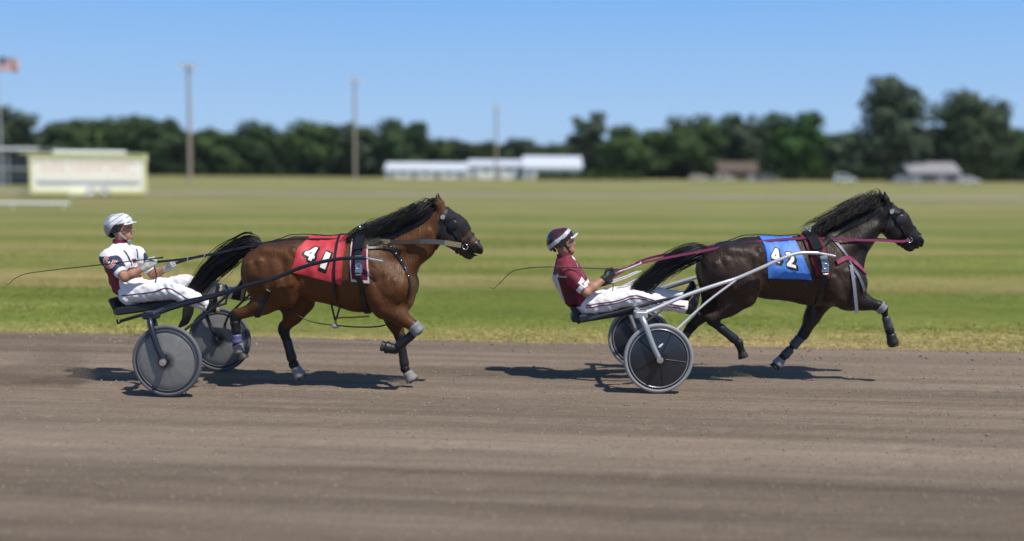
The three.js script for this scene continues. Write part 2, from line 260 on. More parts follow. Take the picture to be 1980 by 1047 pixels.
{
  // grass tufts on the near part of the infield, clods and pebbles on the track
  const pos = [], idx = []; for (let b = 0; b < 9; b++) { const a = rr(0, 6.28), r = rr(0, 0.05), h = rr(0.045, 0.1), l = rr(0.015, 0.06), w = 0.0045, x = Math.cos(a * 3.1) * r, z = Math.sin(a * 3.1) * r, k = pos.length / 3, ca = Math.cos(a), sa = Math.sin(a); pos.push(x - sa * w, 0, z + ca * w, x + sa * w, 0, z - ca * w, x + ca * l * 0.4 - sa * w * 0.8, h * 0.6, z + sa * l * 0.4 + ca * w * 0.8, x + ca * l * 0.4 + sa * w * 0.8, h * 0.6, z + sa * l * 0.4 - ca * w * 0.8, x + ca * l, h, z + sa * l); idx.push(k, k + 1, k + 2, k + 1, k + 3, k + 2, k + 2, k + 3, k + 4); }
  const tuft = new THREE.BufferGeometry(); tuft.setAttribute('position', new THREE.Float32BufferAttribute(pos, 3)); tuft.setIndex(idx); tuft.computeVertexNormals();
  instanced('grass_tufts', tuft, std([1, 1, 1], 0.9, 0, { side: THREE.DoubleSide }), 64000, () => {
    const d = Math.pow(rnd(), 1.5) * 30, x = rr(-1, 1) * (8.5 + d * 0.52), z = EDGE(x) - 0.02 - d + (d < 0.5 ? rr(-0.2, 0.22) : 0), c = grassTone(x, z), s = rr(0.5, 1.0) * (0.75 + 0.4 * noise(x * 0.4, z * 0.8, 61)), v = rr(0.75, 1.2);
    return { pos: [x, -0.005, z], rot: [rr(-0.2, 0.2), rr(0, 6.28), rr(-0.2, 0.2)], scale: [s * 1.25, s * 0.30, s * 1.25], color: [c[0] * v * 1.35, c[1] * v * 1.3, c[2] * v * 1.2] };
  }, 'short grass blades on the near infield');
  const clod = new THREE.IcosahedronGeometry(1, 0), cp = clod.attributes.position; for (let i = 0; i < cp.count; i++) { const k = 0.8 + 0.35 * hash(Math.round(cp.getX(i) * 9), Math.round(cp.getY(i) * 9), Math.round(cp.getZ(i) * 9)); cp.setXYZ(i, cp.getX(i) * k, cp.getY(i) * k * 0.7, cp.getZ(i) * k); } clod.computeVertexNormals();
  const dirtM = std([1, 1, 1], 0.97);
  instanced('loose_clods', clod, dirtM, 60000, () => {
    const s = rr(-9.5, 9.5), w = Math.pow(rnd(), 0.9) * 10.5, x = s * TD.x - TD.z * w, z = -14.5 + s * TD.z + w * TD.x, r = 0.0022 + 0.011 * Math.pow(rnd(), 9) * (w < 0.9 ? 2 : 1), v = rr(0.95, 1.3);
    return { pos: [x, dirtH(s, w) + r * 0.3, z], rot: [rr(0, 3), rr(0, 6), rr(0, 3)], scale: [r, r, r], color: [0.25 * v, 0.2 * v, 0.155 * v] };
  }, 'crumbs of dry dirt scattered over the track');
  const mote = new THREE.OctahedronGeometry(1, 0), puffs = [[-1.66, -11.62, 0.22, 0.06], [-1.05, -11.62, 0.16, 0.04], [1.75, -12.0, 0.3, 0.09], [2.55, -12.05, 0.25, 0.07], [-2.95, -11.3, 0.2, 0.05]];
  instanced('flying_dirt', mote, dirtM, 130000, i => {
    const r = 0.0007 + 0.0009 * rnd() + (rnd() < 0.02 ? 0.003 * rnd() : 0), v = rr(0.85, 1.2), g = () => rnd() + rnd() + rnd() - 1.5; let x, h, z;
    if (i % 10) { const t = Math.pow(rnd(), 1.3), k = noise(t * 7, 4, 1) * 0.04; x = -4.32 - t * 1.7 + 0.1 * g(); h = Math.abs(0.02 + k + (0.10 + 0.26 * Math.exp(-Math.pow((t - 0.14) / 0.2, 2))) * Math.pow(rnd(), 1.4)); z = -11.45 + 0.28 * g(); }
    else { const p = puffs[(i / 10 | 0) % 5], t = Math.pow(rnd(), 1.5); x = p[0] - t * p[2] * 2.2; h = Math.abs(p[3] * (0.25 + t * 1.6) * (rnd() + rnd()) * 0.8); z = p[1] + 0.07 * g() * (1 + t); }
    return { pos: [x, h, z], rot: [rr(0, 3), rr(0, 6), rr(0, 3)], scale: [r, r, r], color: [0.22 * v, 0.176 * v, 0.135 * v] };
  }, 'dust and dirt thrown up behind the left sulky');
}

// ---------------------------------------------------------------- trees along the far side
const px = (p, d) => (p - 990) / 2222 * d;                  // sideways metres of a bearing, at distance d
const leafM = new THREE.MeshPhysicalMaterial({ color: 0xffffff, vertexColors: true, side: THREE.DoubleSide, roughness: 0.9, specularIntensity: 0.3 }), barkM = std([0.09, 0.07, 0.05], 0.9);
function crownGeo(lobes, leaves, size, tone, sparse = 1) {
  const pos = [], nor = [], col = [], idx = [], d = V(0, 0, 0), N = V(0, 0, 0), A = V(0, 0, 0), B = V(0, 0, 0), vol = lobes.map(l => l[3] * l[3] * l[4]), tot = vol.reduce((a, b) => a + b, 0);
  for (let i = 0; i < leaves; i++) {
    let q = rnd() * tot, k = 0; while (q > vol[k] && k < lobes.length - 1) q -= vol[k++];
    const [lx, ly, lz, rx, ry] = lobes[k]; d.set(rr(-1, 1), rr(-1, 1), rr(-1, 1)).normalize(); const rad = Math.pow(rnd(), 0.28) * (0.86 + 0.22 * noise(d.x * 2.2 + k, d.y * 2.2, d.z * 2.2 + 3)) * sparse ** 0;
    const x = lx + d.x * rx * rad, y = ly + d.y * ry * rad, z = lz + d.z * rx * rad;
    const gap = noise(x * 0.45 + 11, y * 0.6, z * 0.45); if (gap < -0.28 * sparse && rad > 0.55) continue;
    N.set(d.x * 0.8 + rr(-0.55, 0.55), d.y * 0.8 + 0.4 + rr(-0.5, 0.5), d.z * 0.8 + rr(-0.55, 0.55)).normalize(); A.set(rr(-1, 1), rr(-1, 1), rr(-1, 1)).cross(N).normalize(); B.crossVectors(N, A);
    const s = size * rr(0.55, 1.25), t = s * rr(0.5, 0.9), o = pos.length / 3, v = (0.72 + 0.35 * rnd()) * (0.8 + 0.3 * noise(x * 0.35, y * 0.35, z * 0.35 + k)), c = [tone[0] * v, tone[1] * v, tone[2] * v];
    for (const [a, b, f] of [[-1, -0.5, 0], [0.1, -1, 0.25], [1, 0.3, 0], [-0.1, 1, 0.25]]) { pos.push(x + A.x * a * s + B.x * b * t + N.x * f * s, y + A.y * a * s + B.y * b * t + N.y * f * s, z + A.z * a * s + B.z * b * t + N.z * f * s); nor.push(N.x, N.y, N.z); col.push(...c); }
    idx.push(o, o + 1, o + 2, o, o + 2, o + 3);
  }
  const g = new THREE.BufferGeometry(); g.setAttribute('position', new THREE.Float32BufferAttribute(pos, 3)); g.setAttribute('normal', new THREE.Float32BufferAttribute(nor, 3)); g.setAttribute('color', new THREE.Float32BufferAttribute(col, 3)); g.setIndex(idx); return g;
}
function lobesFor(w, h, base, n) {
  const L = []; for (let i = 0; i < n; i++) { const a = i * 2.4 + rr(0, 1), t = (i + 0.5) / n, rad = w * 0.5 * 0.72 * Math.sqrt(Math.max(0.05, 1 - ((t - 0.45) / 0.66) ** 2)), y = base + (h - base) * (0.14 + 0.70 * t); L.push([Math.cos(a) * rad * rr(0.6, 1), y, Math.sin(a) * rad * rr(0.6, 1), w * rr(0.2, 0.29), (h - base) * rr(0.14, 0.2)]); }
  L.push([0, base + (h - base) * 0.48, 0, w * 0.3, (h - base) * 0.36]); return L;
}
function tree(label, p, d, w, h, tone, o = {}) {
  const t = thing('tree', label, 'tree', [px(p, d), 0, -d], 0, o.group), base = o.base ?? 0.12, L = lobesFor(w * 1.2, h, h * base, o.n ?? 10);
  part(t, 'crown', crownGeo(L, o.leaves ?? 3400, o.size ?? 0.75, tone, o.sparse ?? 1), leafM);
  const r = h * 0.018 + 0.08, g = [tube([[0, -0.1, 0], [0.1 * r, h * 0.25, 0], [0.5 * r, h * 0.5, 0.2], [0.2, h * 0.82, 0]], r, 12, 8, r * 0.25)];
  for (let i = 0; i < 7; i++) { const l = L[i % L.length], y = Math.max(h * 0.18, l[1] - h * 0.18); g.push(tube([[0.1, y * 0.8, 0], [l[0] * 0.45, lerp(y * 0.8, l[1], 0.55), l[2] * 0.45], [l[0] * 0.95, l[1], l[2] * 0.95]], r * 0.38, 8, 6, r * 0.08)); }
  part(t, 'trunk', g, barkM); return t;
}
const DK = [0.07, 0.118, 0.05], MD = [0.09, 0.15, 0.052], BR = [0.115, 0.185, 0.05], GY = [0.11, 0.15, 0.092];
tree('tall loose tree at the left edge beyond the grey shed', 30, 310, 15, 20.5, GY, { sparse: 1.2, n: 7 });
tree('dark rounded tree behind the yellow trailer, left of its roof', 118, 330, 14, 15.8, DK);
tree('broad dark tree directly behind the yellow trailer', 205, 335, 20, 18.6, MD, { n: 11 });
tree('dark tree just left of the tallest light pole', 290, 326, 15, 17.6, DK);
tree('small rounded tree right of the tallest light pole', 425, 330, 12, 14.2, MD);
tree('wide dark tree in the left half, third right of the tallest pole', 500, 335, 17, 16.8, DK, { n: 10 });
tree('mid green tree left of the second light pole', 610, 330, 18, 16.6, MD, { n: 10 });
tree('greyish tree behind the second light pole', 695, 322, 13, 16, GY, { sparse: 1.1 });
tree('tall dark tree left of the white barns', 780, 318, 14, 17, DK, { n: 10 });
tree('low bright green tree behind the smallest white barn', 868, 350, 18, 11.5, BR);
tree('slender pale tree standing alone above the right end of the barns', 1137, 330, 10, 20, GY, { sparse: 1.35, n: 6, leaves: 1900, base: 0.35 });
tree('rounded mid green tree right of the white barns', 1225, 318, 17, 15.5, MD);
tree('tall broad tree right of the white barns, in the middle of the right half', 1335, 322, 18, 19.3, MD, { n: 11 });
tree('loose grey green tree behind the driver in maroon, with an open top', 1430, 335, 14, 20.6, GY, { sparse: 1.25 });
tree('dense bright green rounded tree right of centre', 1532, 300, 17, 19.2, [0.062, 0.135, 0.036], { n: 11, leaves: 4600 });
tree('small grey green tree left of the tallest tree on the right', 1622, 345, 13, 14.5, GY, { sparse: 1.15 });
tree('tallest tree, with a ragged crown above the dark horse', 1715, 270, 15.5, 26.2, GY, { n: 13, leaves: 5200, base: 0.16, sparse: 1.2 });
tree('second tall ragged tree at the right, beside the tallest one', 1868, 276, 19, 23.2, [0.092, 0.13, 0.066], { n: 13, leaves: 5200, base: 0.14, sparse: 1.15 });
tree('leafy tree at the right edge of the tree line', 1985, 300, 17, 15.5, MD);
{
  // wood behind the separate trees and the scrub at its foot: one mass each
  const clump = crownGeo([[0, 0, 0, 1, 0.9]], 260, 0.17, [1, 1, 1]);
  const top = p => { const T = [[-200, 13], [60, 13], [130, 14.5], [330, 15.5], [420, 12], [560, 14], [720, 14.5], [800, 13], [860, 10.5], [1080, 10.3], [1180, 12.5], [1300, 14.5], [1480, 16], [1600, 13.5], [1680, 14.5], [1900, 15], [2200, 13]]; let k = 0; while (k < T.length - 2 && p > T[k + 1][0]) k++; return lerp(T[k][1], T[k + 1][1], clamp((p - T[k][0]) / (T[k + 1][0] - T[k][0]))); };
  instanced('woodland', clump, leafM, 3200, () => {
    const p = rr(-320, 2300), d = rr(342, 385), h = top(p) * d / 330 * (1.0 + 0.14 * noise(p * 0.03, 3, 5)), y = Math.pow(rnd(), 0.75) * h * 0.9, s = rr(2.0, 3.4), v = rr(0.75, 1.25), c = rnd() < 0.4 ? GY : MD;
    return { pos: [px(p, d), Math.max(1, y - s * 0.3), -d], rot: [rr(0, 3), rr(0, 6), rr(0, 3)], scale: [s, s, s], color: [c[0] * v, c[1] * v, c[2] * v] };
  }, 'continuous dark wood closing the view behind the single trees');
  instanced('scrub', clump, leafM, 900, () => {
    const p = rr(-320, 2300), d = rr(322, 340), s = rr(1.1, 2.0), v = rr(0.7, 1.2), c = rnd() < 0.3 ? BR : DK;
    return { pos: [px(p, d), rr(0.5, 3.4), -d], rot: [rr(0, 3), rr(0, 6), rr(0, 3)], scale: [s, s, s], color: [c[0] * v, c[1] * v, c[2] * v] };
  }, 'dark scrub along the foot of the wood');
  instanced('hedge_growth', clump, leafM, 110, () => {
    const p = rr(1040, 1240), d = rr(282, 286), s = rr(0.6, 1.1), v = rr(0.8, 1.3);
    return { pos: [px(p, d), rr(0.3, 1.3), -d], rot: [rr(0, 3), rr(0, 6), rr(0, 3)], scale: [s, s, s], color: [BR[0] * v, BR[1] * v, BR[2] * v] };
  }, 'low green bushes in front of the right end of the white barns');
}

// ---------------------------------------------------------------- barns, shed, trailer, rail, poles, cars
const WHITE = std([0.78, 0.8, 0.82], 0.5), ROOFW = std([0.72, 0.76, 0.82], 0.4, 0.15), GREYW = std([0.3, 0.32, 0.36], 0.6), DARK = std([0.02, 0.022, 0.025], 0.5), GLASS = new THREE.MeshPhysicalMaterial({ color: lin(0.02, 0.025, 0.03), roughness: 0.08 });
function barn(label, p0, p1, d, wallH, ridgeH, depth, wallM, roofM, doors, turn = 0) {
  const w = px(p1, d) - px(p0, d), t = thing('barn', label, 'barn', [px((p0 + p1) / 2, d), 0, -d - depth / 2], turn);
  const s = new THREE.Shape([[-depth / 2, 0], [depth / 2, 0], [depth / 2, wallH], [0, ridgeH - 0.15], [-depth / 2, wallH]].map(q => new THREE.Vector2(...q)));
  part(t, 'wall', new THREE.ExtrudeGeometry(s, { depth: w, bevelEnabled: false }).translate(0, 0, -w / 2).rotateY(Math.PI / 2), wallM);
  const L = Math.hypot(depth / 2, ridgeH - wallH) + 0.5, a = Math.atan2(ridgeH - wallH, depth / 2);
  for (const sg of [1, -1]) { const g = new THREE.BoxGeometry(w + 0.8, 0.12, L).translate(0, 0.07, L / 2 - 0.02).rotateX(a).rotateY(sg < 0 ? Math.PI : 0).translate(0, ridgeH, 0); const r = part(t, 'roof', g, roofM); if (sg > 0) for (let i = 0; i < Math.round(w / 0.9); i++) part(r, 'roof_rib', new THREE.BoxGeometry(0.05, 0.06, L - 0.1).translate(-w / 2 + 0.45 + i * 0.9, 0.155, L / 2).rotateX(a).translate(0, ridgeH, 0), roofM); }
  for (let i = 0; i < doors; i++) { const x = -w / 2 + (i + 0.5) * w / doors, dr = part(t, i % 2 ? 'window' : 'door', box(i % 2 ? 1.1 : 1.7, i % 2 ? 0.8 : wallH * 0.72, 0.12, x, i % 2 ? wallH * 0.62 : wallH * 0.36 + 0.05, depth / 2 + 0.03), i % 2 ? GLASS : GREYW); part(dr, 'frame', [box(i % 2 ? 1.3 : 1.95, 0.12, 0.16, x, i % 2 ? wallH * 0.62 + 0.48 : wallH * 0.72 + 0.13, depth / 2 + 0.04)], WHITE); }
  return t;
}
barn('low small white barn, leftmost of the white barns', 745, 900, 300, 2.1, 4.0, 12, WHITE, ROOFW, 7);
barn('long white metal barn in the middle of the three', 905, 1040, 306, 3.3, 4.9, 13, WHITE, ROOFW, 6);
barn('tallest white barn with the high pale roof, right of the others', 1012, 1122, 296, 3.0, 5.9, 14, WHITE, ROOFW, 5);
barn('grey roofed barn under the trees at the right', 1757, 1852, 262, 2.3, 4.6, 10, std([0.13, 0.14, 0.15], 0.8), std([0.32, 0.31, 0.34], 0.6), 4);
barn('brown roofed barn half hidden in the green right of centre', 1390, 1462, 290, 2.4, 4.7, 9, std([0.1, 0.075, 0.055], 0.85), std([0.12, 0.085, 0.065], 0.8), 3);
{
  // open grey shed behind the trailer at the left edge
  const d = 140, t = thing('open_shed', 'long grey open shed with a white roof edge at the left border', 'shed', [px(-40, d), 0, -d]);
  part(t, 'roof', [box(17, 0.25, 6, 0, 4.35, 0)], std([0.2, 0.21, 0.23], 0.6)); part(t, 'fascia', box(17.1, 0.34, 0.12, 0, 4.34, 3.07), WHITE);
  part(t, 'wall', [box(16.4, 2.9, 0.15, 0, 2.7, -2.4), box(16.4, 1.1, 0.15, 0, 0.55, -2.5)], std([0.16, 0.19, 0.24], 0.7)); part(t, 'beam', box(16.8, 0.2, 0.12, 0, 2.0, 2.9), std([0.42, 0.45, 0.48], 0.6));
  for (let i = 0; i < 6; i++) part(t, 'post', box(0.16, 4.2, 0.16, -8 + i * 3.2, 2.1, 2.75), GREYW); for (let i = 0; i < 4; i++) part(t, 'bench', [box(3.4, 0.1, 0.6, -6 + i * 4, 0.5, 1.6), box(0.12, 0.5, 0.5, -7.4 + i * 4, 0.25, 1.6), box(0.12, 0.5, 0.5, -4.6 + i * 4, 0.25, 1.6)], std([0.1, 0.11, 0.13], 0.8));
}
{
  // concession trailer
  const d = 84.2, x0 = px(58, d), x1 = px(264, d), w = (x1 - x0) * 1.05, t = thing('concession_trailer', 'white and yellow concession trailer with red lettering parked on the infield', 'trailer', [(x0 + x1) / 2, 0, -d - 1.2], 0.36), YEL = std([0.82, 0.80, 0.46], 0.45), RED = std([0.6, 0.12, 0.1], 0.6);
  part(t, 'body', rbox(w - 0.2, 2.35, 2.4, 0.06, 0, 1.55, 0), std([0.88, 0.88, 0.84], 0.45));
  part(t, 'yellow_band', [rbox(w, 0.5, 2.5, 0.05, 0, 2.94, 0)], YEL); part(t, 'skirt', [rbox(w - 0.12, 0.34, 2.46, 0.04, 0, 0.42, 0)], YEL);
  for (const s of [-1, 1]) part(t, 'corner_post', rbox(0.24, 2.3, 0.3, 0.03, s * (w / 2 - 0.2), 1.72, 1.14), YEL);
  part(t, 'awning', [rbox(w + 0.5, 0.07, 0.2, 0.03, -0.35, 3.16, 1.3)], YEL); part(t, 'roof_unit', [rbox(w * 0.62, 0.22, 1.7, 0.09, 0.1, 3.3, -0.1)], WHITE);
  const sign = canvasTex(512, 160, (c, W, H) => { c.fillStyle = '#fbfaf0'; c.fillRect(0, 0, W, H); let k = 5; const r = () => (k = (k * 16807) % 2147483647) / 2147483647; for (const [y, h, col] of [[18, 16, '#e9b8a8'], [58, 22, '#e3a79c'], [112, 16, '#eec6b4']]) { let x = 24; c.fillStyle = col; while (x < W - 40) { const l = 8 + r() * 16; c.fillRect(x, y, l, h * (0.75 + r() * 0.25)); x += l + 5 + (r() < 0.2 ? 14 : 0); } } });
  part(t, 'sign_panel', new THREE.BoxGeometry(w - 0.95, 1.5, 0.05).translate(0, 1.98, 1.225), new THREE.MeshStandardMaterial({ map: sign, roughness: 0.5 }));
  part(t, 'counter', rbox(w - 1.2, 0.06, 0.12, 0.02, 0, 1.14, 1.26), std([0.6, 0.62, 0.63], 0.35, 0.6)); part(t, 'trim', box(w, 0.05, 0.05, 0, 2.66, 1.27), GREYW);
  for (const x of [0.1, 1.05]) { const wl = part(t, 'wheel', new THREE.CylinderGeometry(0.33, 0.33, 0.22, 20).rotateX(Math.PI / 2).translate(x, 0.33, 1.12), std([0.03, 0.03, 0.03], 0.9)); part(wl, 'rim', new THREE.CylinderGeometry(0.2, 0.2, 0.03, 16).rotateX(Math.PI / 2).translate(x, 0.33, 1.245), WHITE); }
  part(t, 'step', [box(1.5, 0.06, 0.5, 1.6 - 2.2, 0.2, 1.5), box(0.06, 0.2, 0.5, -1.3, 0.1, 1.5), box(0.06, 0.2, 0.5, 0.1, 0.1, 1.5)], WHITE); part(t, 'hitch', [rod([-w / 2, 0.45, 0], [-w / 2 - 1.1, 0.45, 0], 0.05), rod([-w / 2 - 1.0, 0.5, 0], [-w / 2 - 1.0, 0, 0], 0.04)], GREYW);
}
{
  // white rail end at the left
  const z = -60.5, xe = px(134, 60.5), t = thing('white_rail', 'low white rail lying along the infield below the trailer', 'rail', [xe, 0, z], 0.02), R = [];
  for (let i = 0; i < 3; i++) part(t, 'pipe', rod([-i * 5 - 5 + 0.03, 0.26, 0], [-i * 5 - 0.03, 0.26, 0], 0.075), WHITE);
  for (let i = 0; i < 6; i++) part(t, 'post', [box(0.07, 0.2, 0.07, -0.3 - i * 2.7, 0.1, 0)], WHITE);
}
const POLE = std([0.34, 0.29, 0.24], 0.85), LAMP = std([0.5, 0.52, 0.55], 0.4, 0.4);
function pole(label, p, d, h, r, lamps) {
  const t = thing('light_pole', label, 'light pole', [px(p, d), 0, -d], 0, 'light poles along the far side');
  part(t, 'pole', new THREE.CylinderGeometry(r * 0.72, r, h, 12).translate(0, h / 2, 0), POLE); part(t, 'crossarm', box(r * 9, r * 0.55, r * 0.6, 0, h - 0.15, 0), POLE);
  for (let i = 0; i < lamps; i++) { const x = (i / (lamps - 1) - 0.5) * r * 8; const l = part(t, 'lamp', [new THREE.CylinderGeometry(0.2, 0.3, 0.35, 12).rotateX(1.1).translate(x, h - 0.35, 0.25)], LAMP); part(l, 'lamp_glass', new THREE.CylinderGeometry(0.27, 0.27, 0.04, 12).rotateX(1.1).translate(x, h - 0.44, 0.43), std([0.7, 0.7, 0.66], 0.2)); }
  part(t, 'brace', [rod([-r * 3, h - 0.2, 0], [0, h - 1.3, 0], 0.05), rod([r * 3, h - 0.2, 0], [0, h - 1.3, 0], 0.05)], POLE);
}
pole('tallest light pole, standing right of the yellow trailer', 368, 175, 17.8, 0.30, 4);
pole('second tallest light pole, in the gap left of the white barns', 686, 205, 18.2, 0.27, 3);
pole('shorter light pole rising behind the middle white barn', 958, 250, 16.2, 0.27, 3);
{
  const d = 118, t = thing('flagpole', 'flagpole at the left edge with a striped flag', 'flagpole', [px(4, d), 0, -d]);
  part(t, 'pole', new THREE.CylinderGeometry(0.05, 0.12, 13.6, 12).translate(0, 6.8, 0), std([0.55, 0.56, 0.58], 0.35, 0.4)); part(t, 'finial', new THREE.SphereGeometry(0.12, 12, 8).translate(0, 13.7, 0), std([0.6, 0.45, 0.12], 0.3, 0.8));
  const flag = canvasTex(260, 140, (c, W, H) => { for (let i = 0; i < 13; i++) { c.fillStyle = i % 2 ? '#eeeae6' : '#a8242f'; c.fillRect(0, i * H / 13, W, H / 13 + 1); } c.fillStyle = '#27325c'; c.fillRect(0, 0, W * 0.4, H * 7 / 13); c.fillStyle = '#f2f2f2'; for (let j = 0; j < 5; j++) for (let i = 0; i < 6; i++) { c.beginPath(); c.arc(9 + i * 17.4, 8 + j * 15, 3, 0, 7); c.fill(); } });
  const g = new THREE.PlaneGeometry(2.1, 1.35, 24, 10), P = g.attributes.position; for (let i = 0; i < P.count; i++) { const u = P.getX(i) / 2.1 + 0.5; P.setXYZ(i, P.getX(i) + 1.1, P.getY(i) + 12.6 - 0.28 * u * u, 0.16 * Math.sin(u * 9 + P.getY(i) * 1.2) * u); } g.computeVertexNormals();
  part(t, 'flag', g, new THREE.MeshStandardMaterial({ map: flag, roughness: 0.8, side: THREE.DoubleSide }));
}
function car(label, p, d, turn, paint, tall = 0) {
  const t = thing('parked_car', label, 'car', [px(p, d), 0, -d], turn, 'cars parked on the far side'), M = std(paint, 0.25, 0.1), s = new THREE.Shape();
  s.moveTo(-2.2, 0.35); s.lineTo(2.2, 0.35); s.quadraticCurveTo(2.32, 0.7, 2.15, 0.82); s.lineTo(1.15, 0.95); s.lineTo(0.45, 1.42 + tall); s.lineTo(-1.35 - tall * 1.5, 1.44 + tall); s.lineTo(-2.05, 0.98 + tall * 0.5); s.quadraticCurveTo(-2.32, 0.8, -2.2, 0.35);
  part(t, 'body', new THREE.ExtrudeGeometry(s, { depth: 1.5, bevelEnabled: true, bevelSize: 0.1, bevelThickness: 0.12, bevelSegments: 2 }).translate(0, 0, -0.75), M);
  const w = new THREE.Shape([[0.95, 0.97], [0.4, 1.34 + tall], [-1.28 - tall, 1.36 + tall], [-1.85, 0.99]].map(q => new THREE.Vector2(...q)));
  for (const z of [0.872, -0.902]) part(t, 'window', new THREE.ExtrudeGeometry(w, { depth: 0.03, bevelEnabled: false }).translate(0, 0, z), GLASS);
  for (const x of [-1.35, 1.35]) for (const z of [0.78, -0.78]) { const wl = part(t, 'wheel', new THREE.CylinderGeometry(0.34, 0.34, 0.22, 20).rotateX(Math.PI / 2).translate(x, 0.34, z), std([0.025, 0.025, 0.025], 0.9)); part(wl, 'rim', new THREE.CylinderGeometry(0.2, 0.2, 0.24, 14).rotateX(Math.PI / 2).translate(x, 0.34, z), std([0.5, 0.5, 0.5], 0.3, 0.7)); }
  part(t, 'headlight', box(0.08, 0.14, 0.3, 2.24, 0.68, 0.5), LAMP); part(t, 'headlight', box(0.08, 0.14, 0.3, 2.24, 0.68, -0.5), LAMP);
}
car('beige parked car left of the dense green tree, far behind', 1350, 262, 0.1, [0.5, 0.44, 0.36]);
car('cream parked car second from the left on the far side', 1398, 264, 0.02, [0.55, 0.5, 0.42], 0.2);
car('dark grey parked car with a pale roof, below the dense green tree', 1483, 262, 0.05, [0.16, 0.17, 0.18], 0.15);
car('white parked van-like car right of the dense green tree', 1630, 256, -0.04, [0.75, 0.77, 0.8], 0.35);
car('silver parked car in front of the grey roofed barn', 1745, 250, 0.06, [0.32, 0.35, 0.4]);
car('white parked car at the right end of the row, below the second tall tree', 1868, 246, 0, [0.66, 0.66, 0.68]);

// ---------------------------------------------------------------- materials of the teams
const LEATHER = std([0.012, 0.012, 0.014], 0.42), HAIRM = std([0.010, 0.009, 0.009], 0.42), CHROME = std([0.8, 0.8, 0.82], 0.18, 0.95), NAVY = std([0.014, 0.02, 0.036], 0.35), MAROON = std([0.16, 0.016, 0.034], 0.6);
const TEAM = { left: { pos: [-3.20, 0, -11.5], turn: -0.105 }, right: { pos: [1.425, 0, -11.85], turn: 0.026 } };

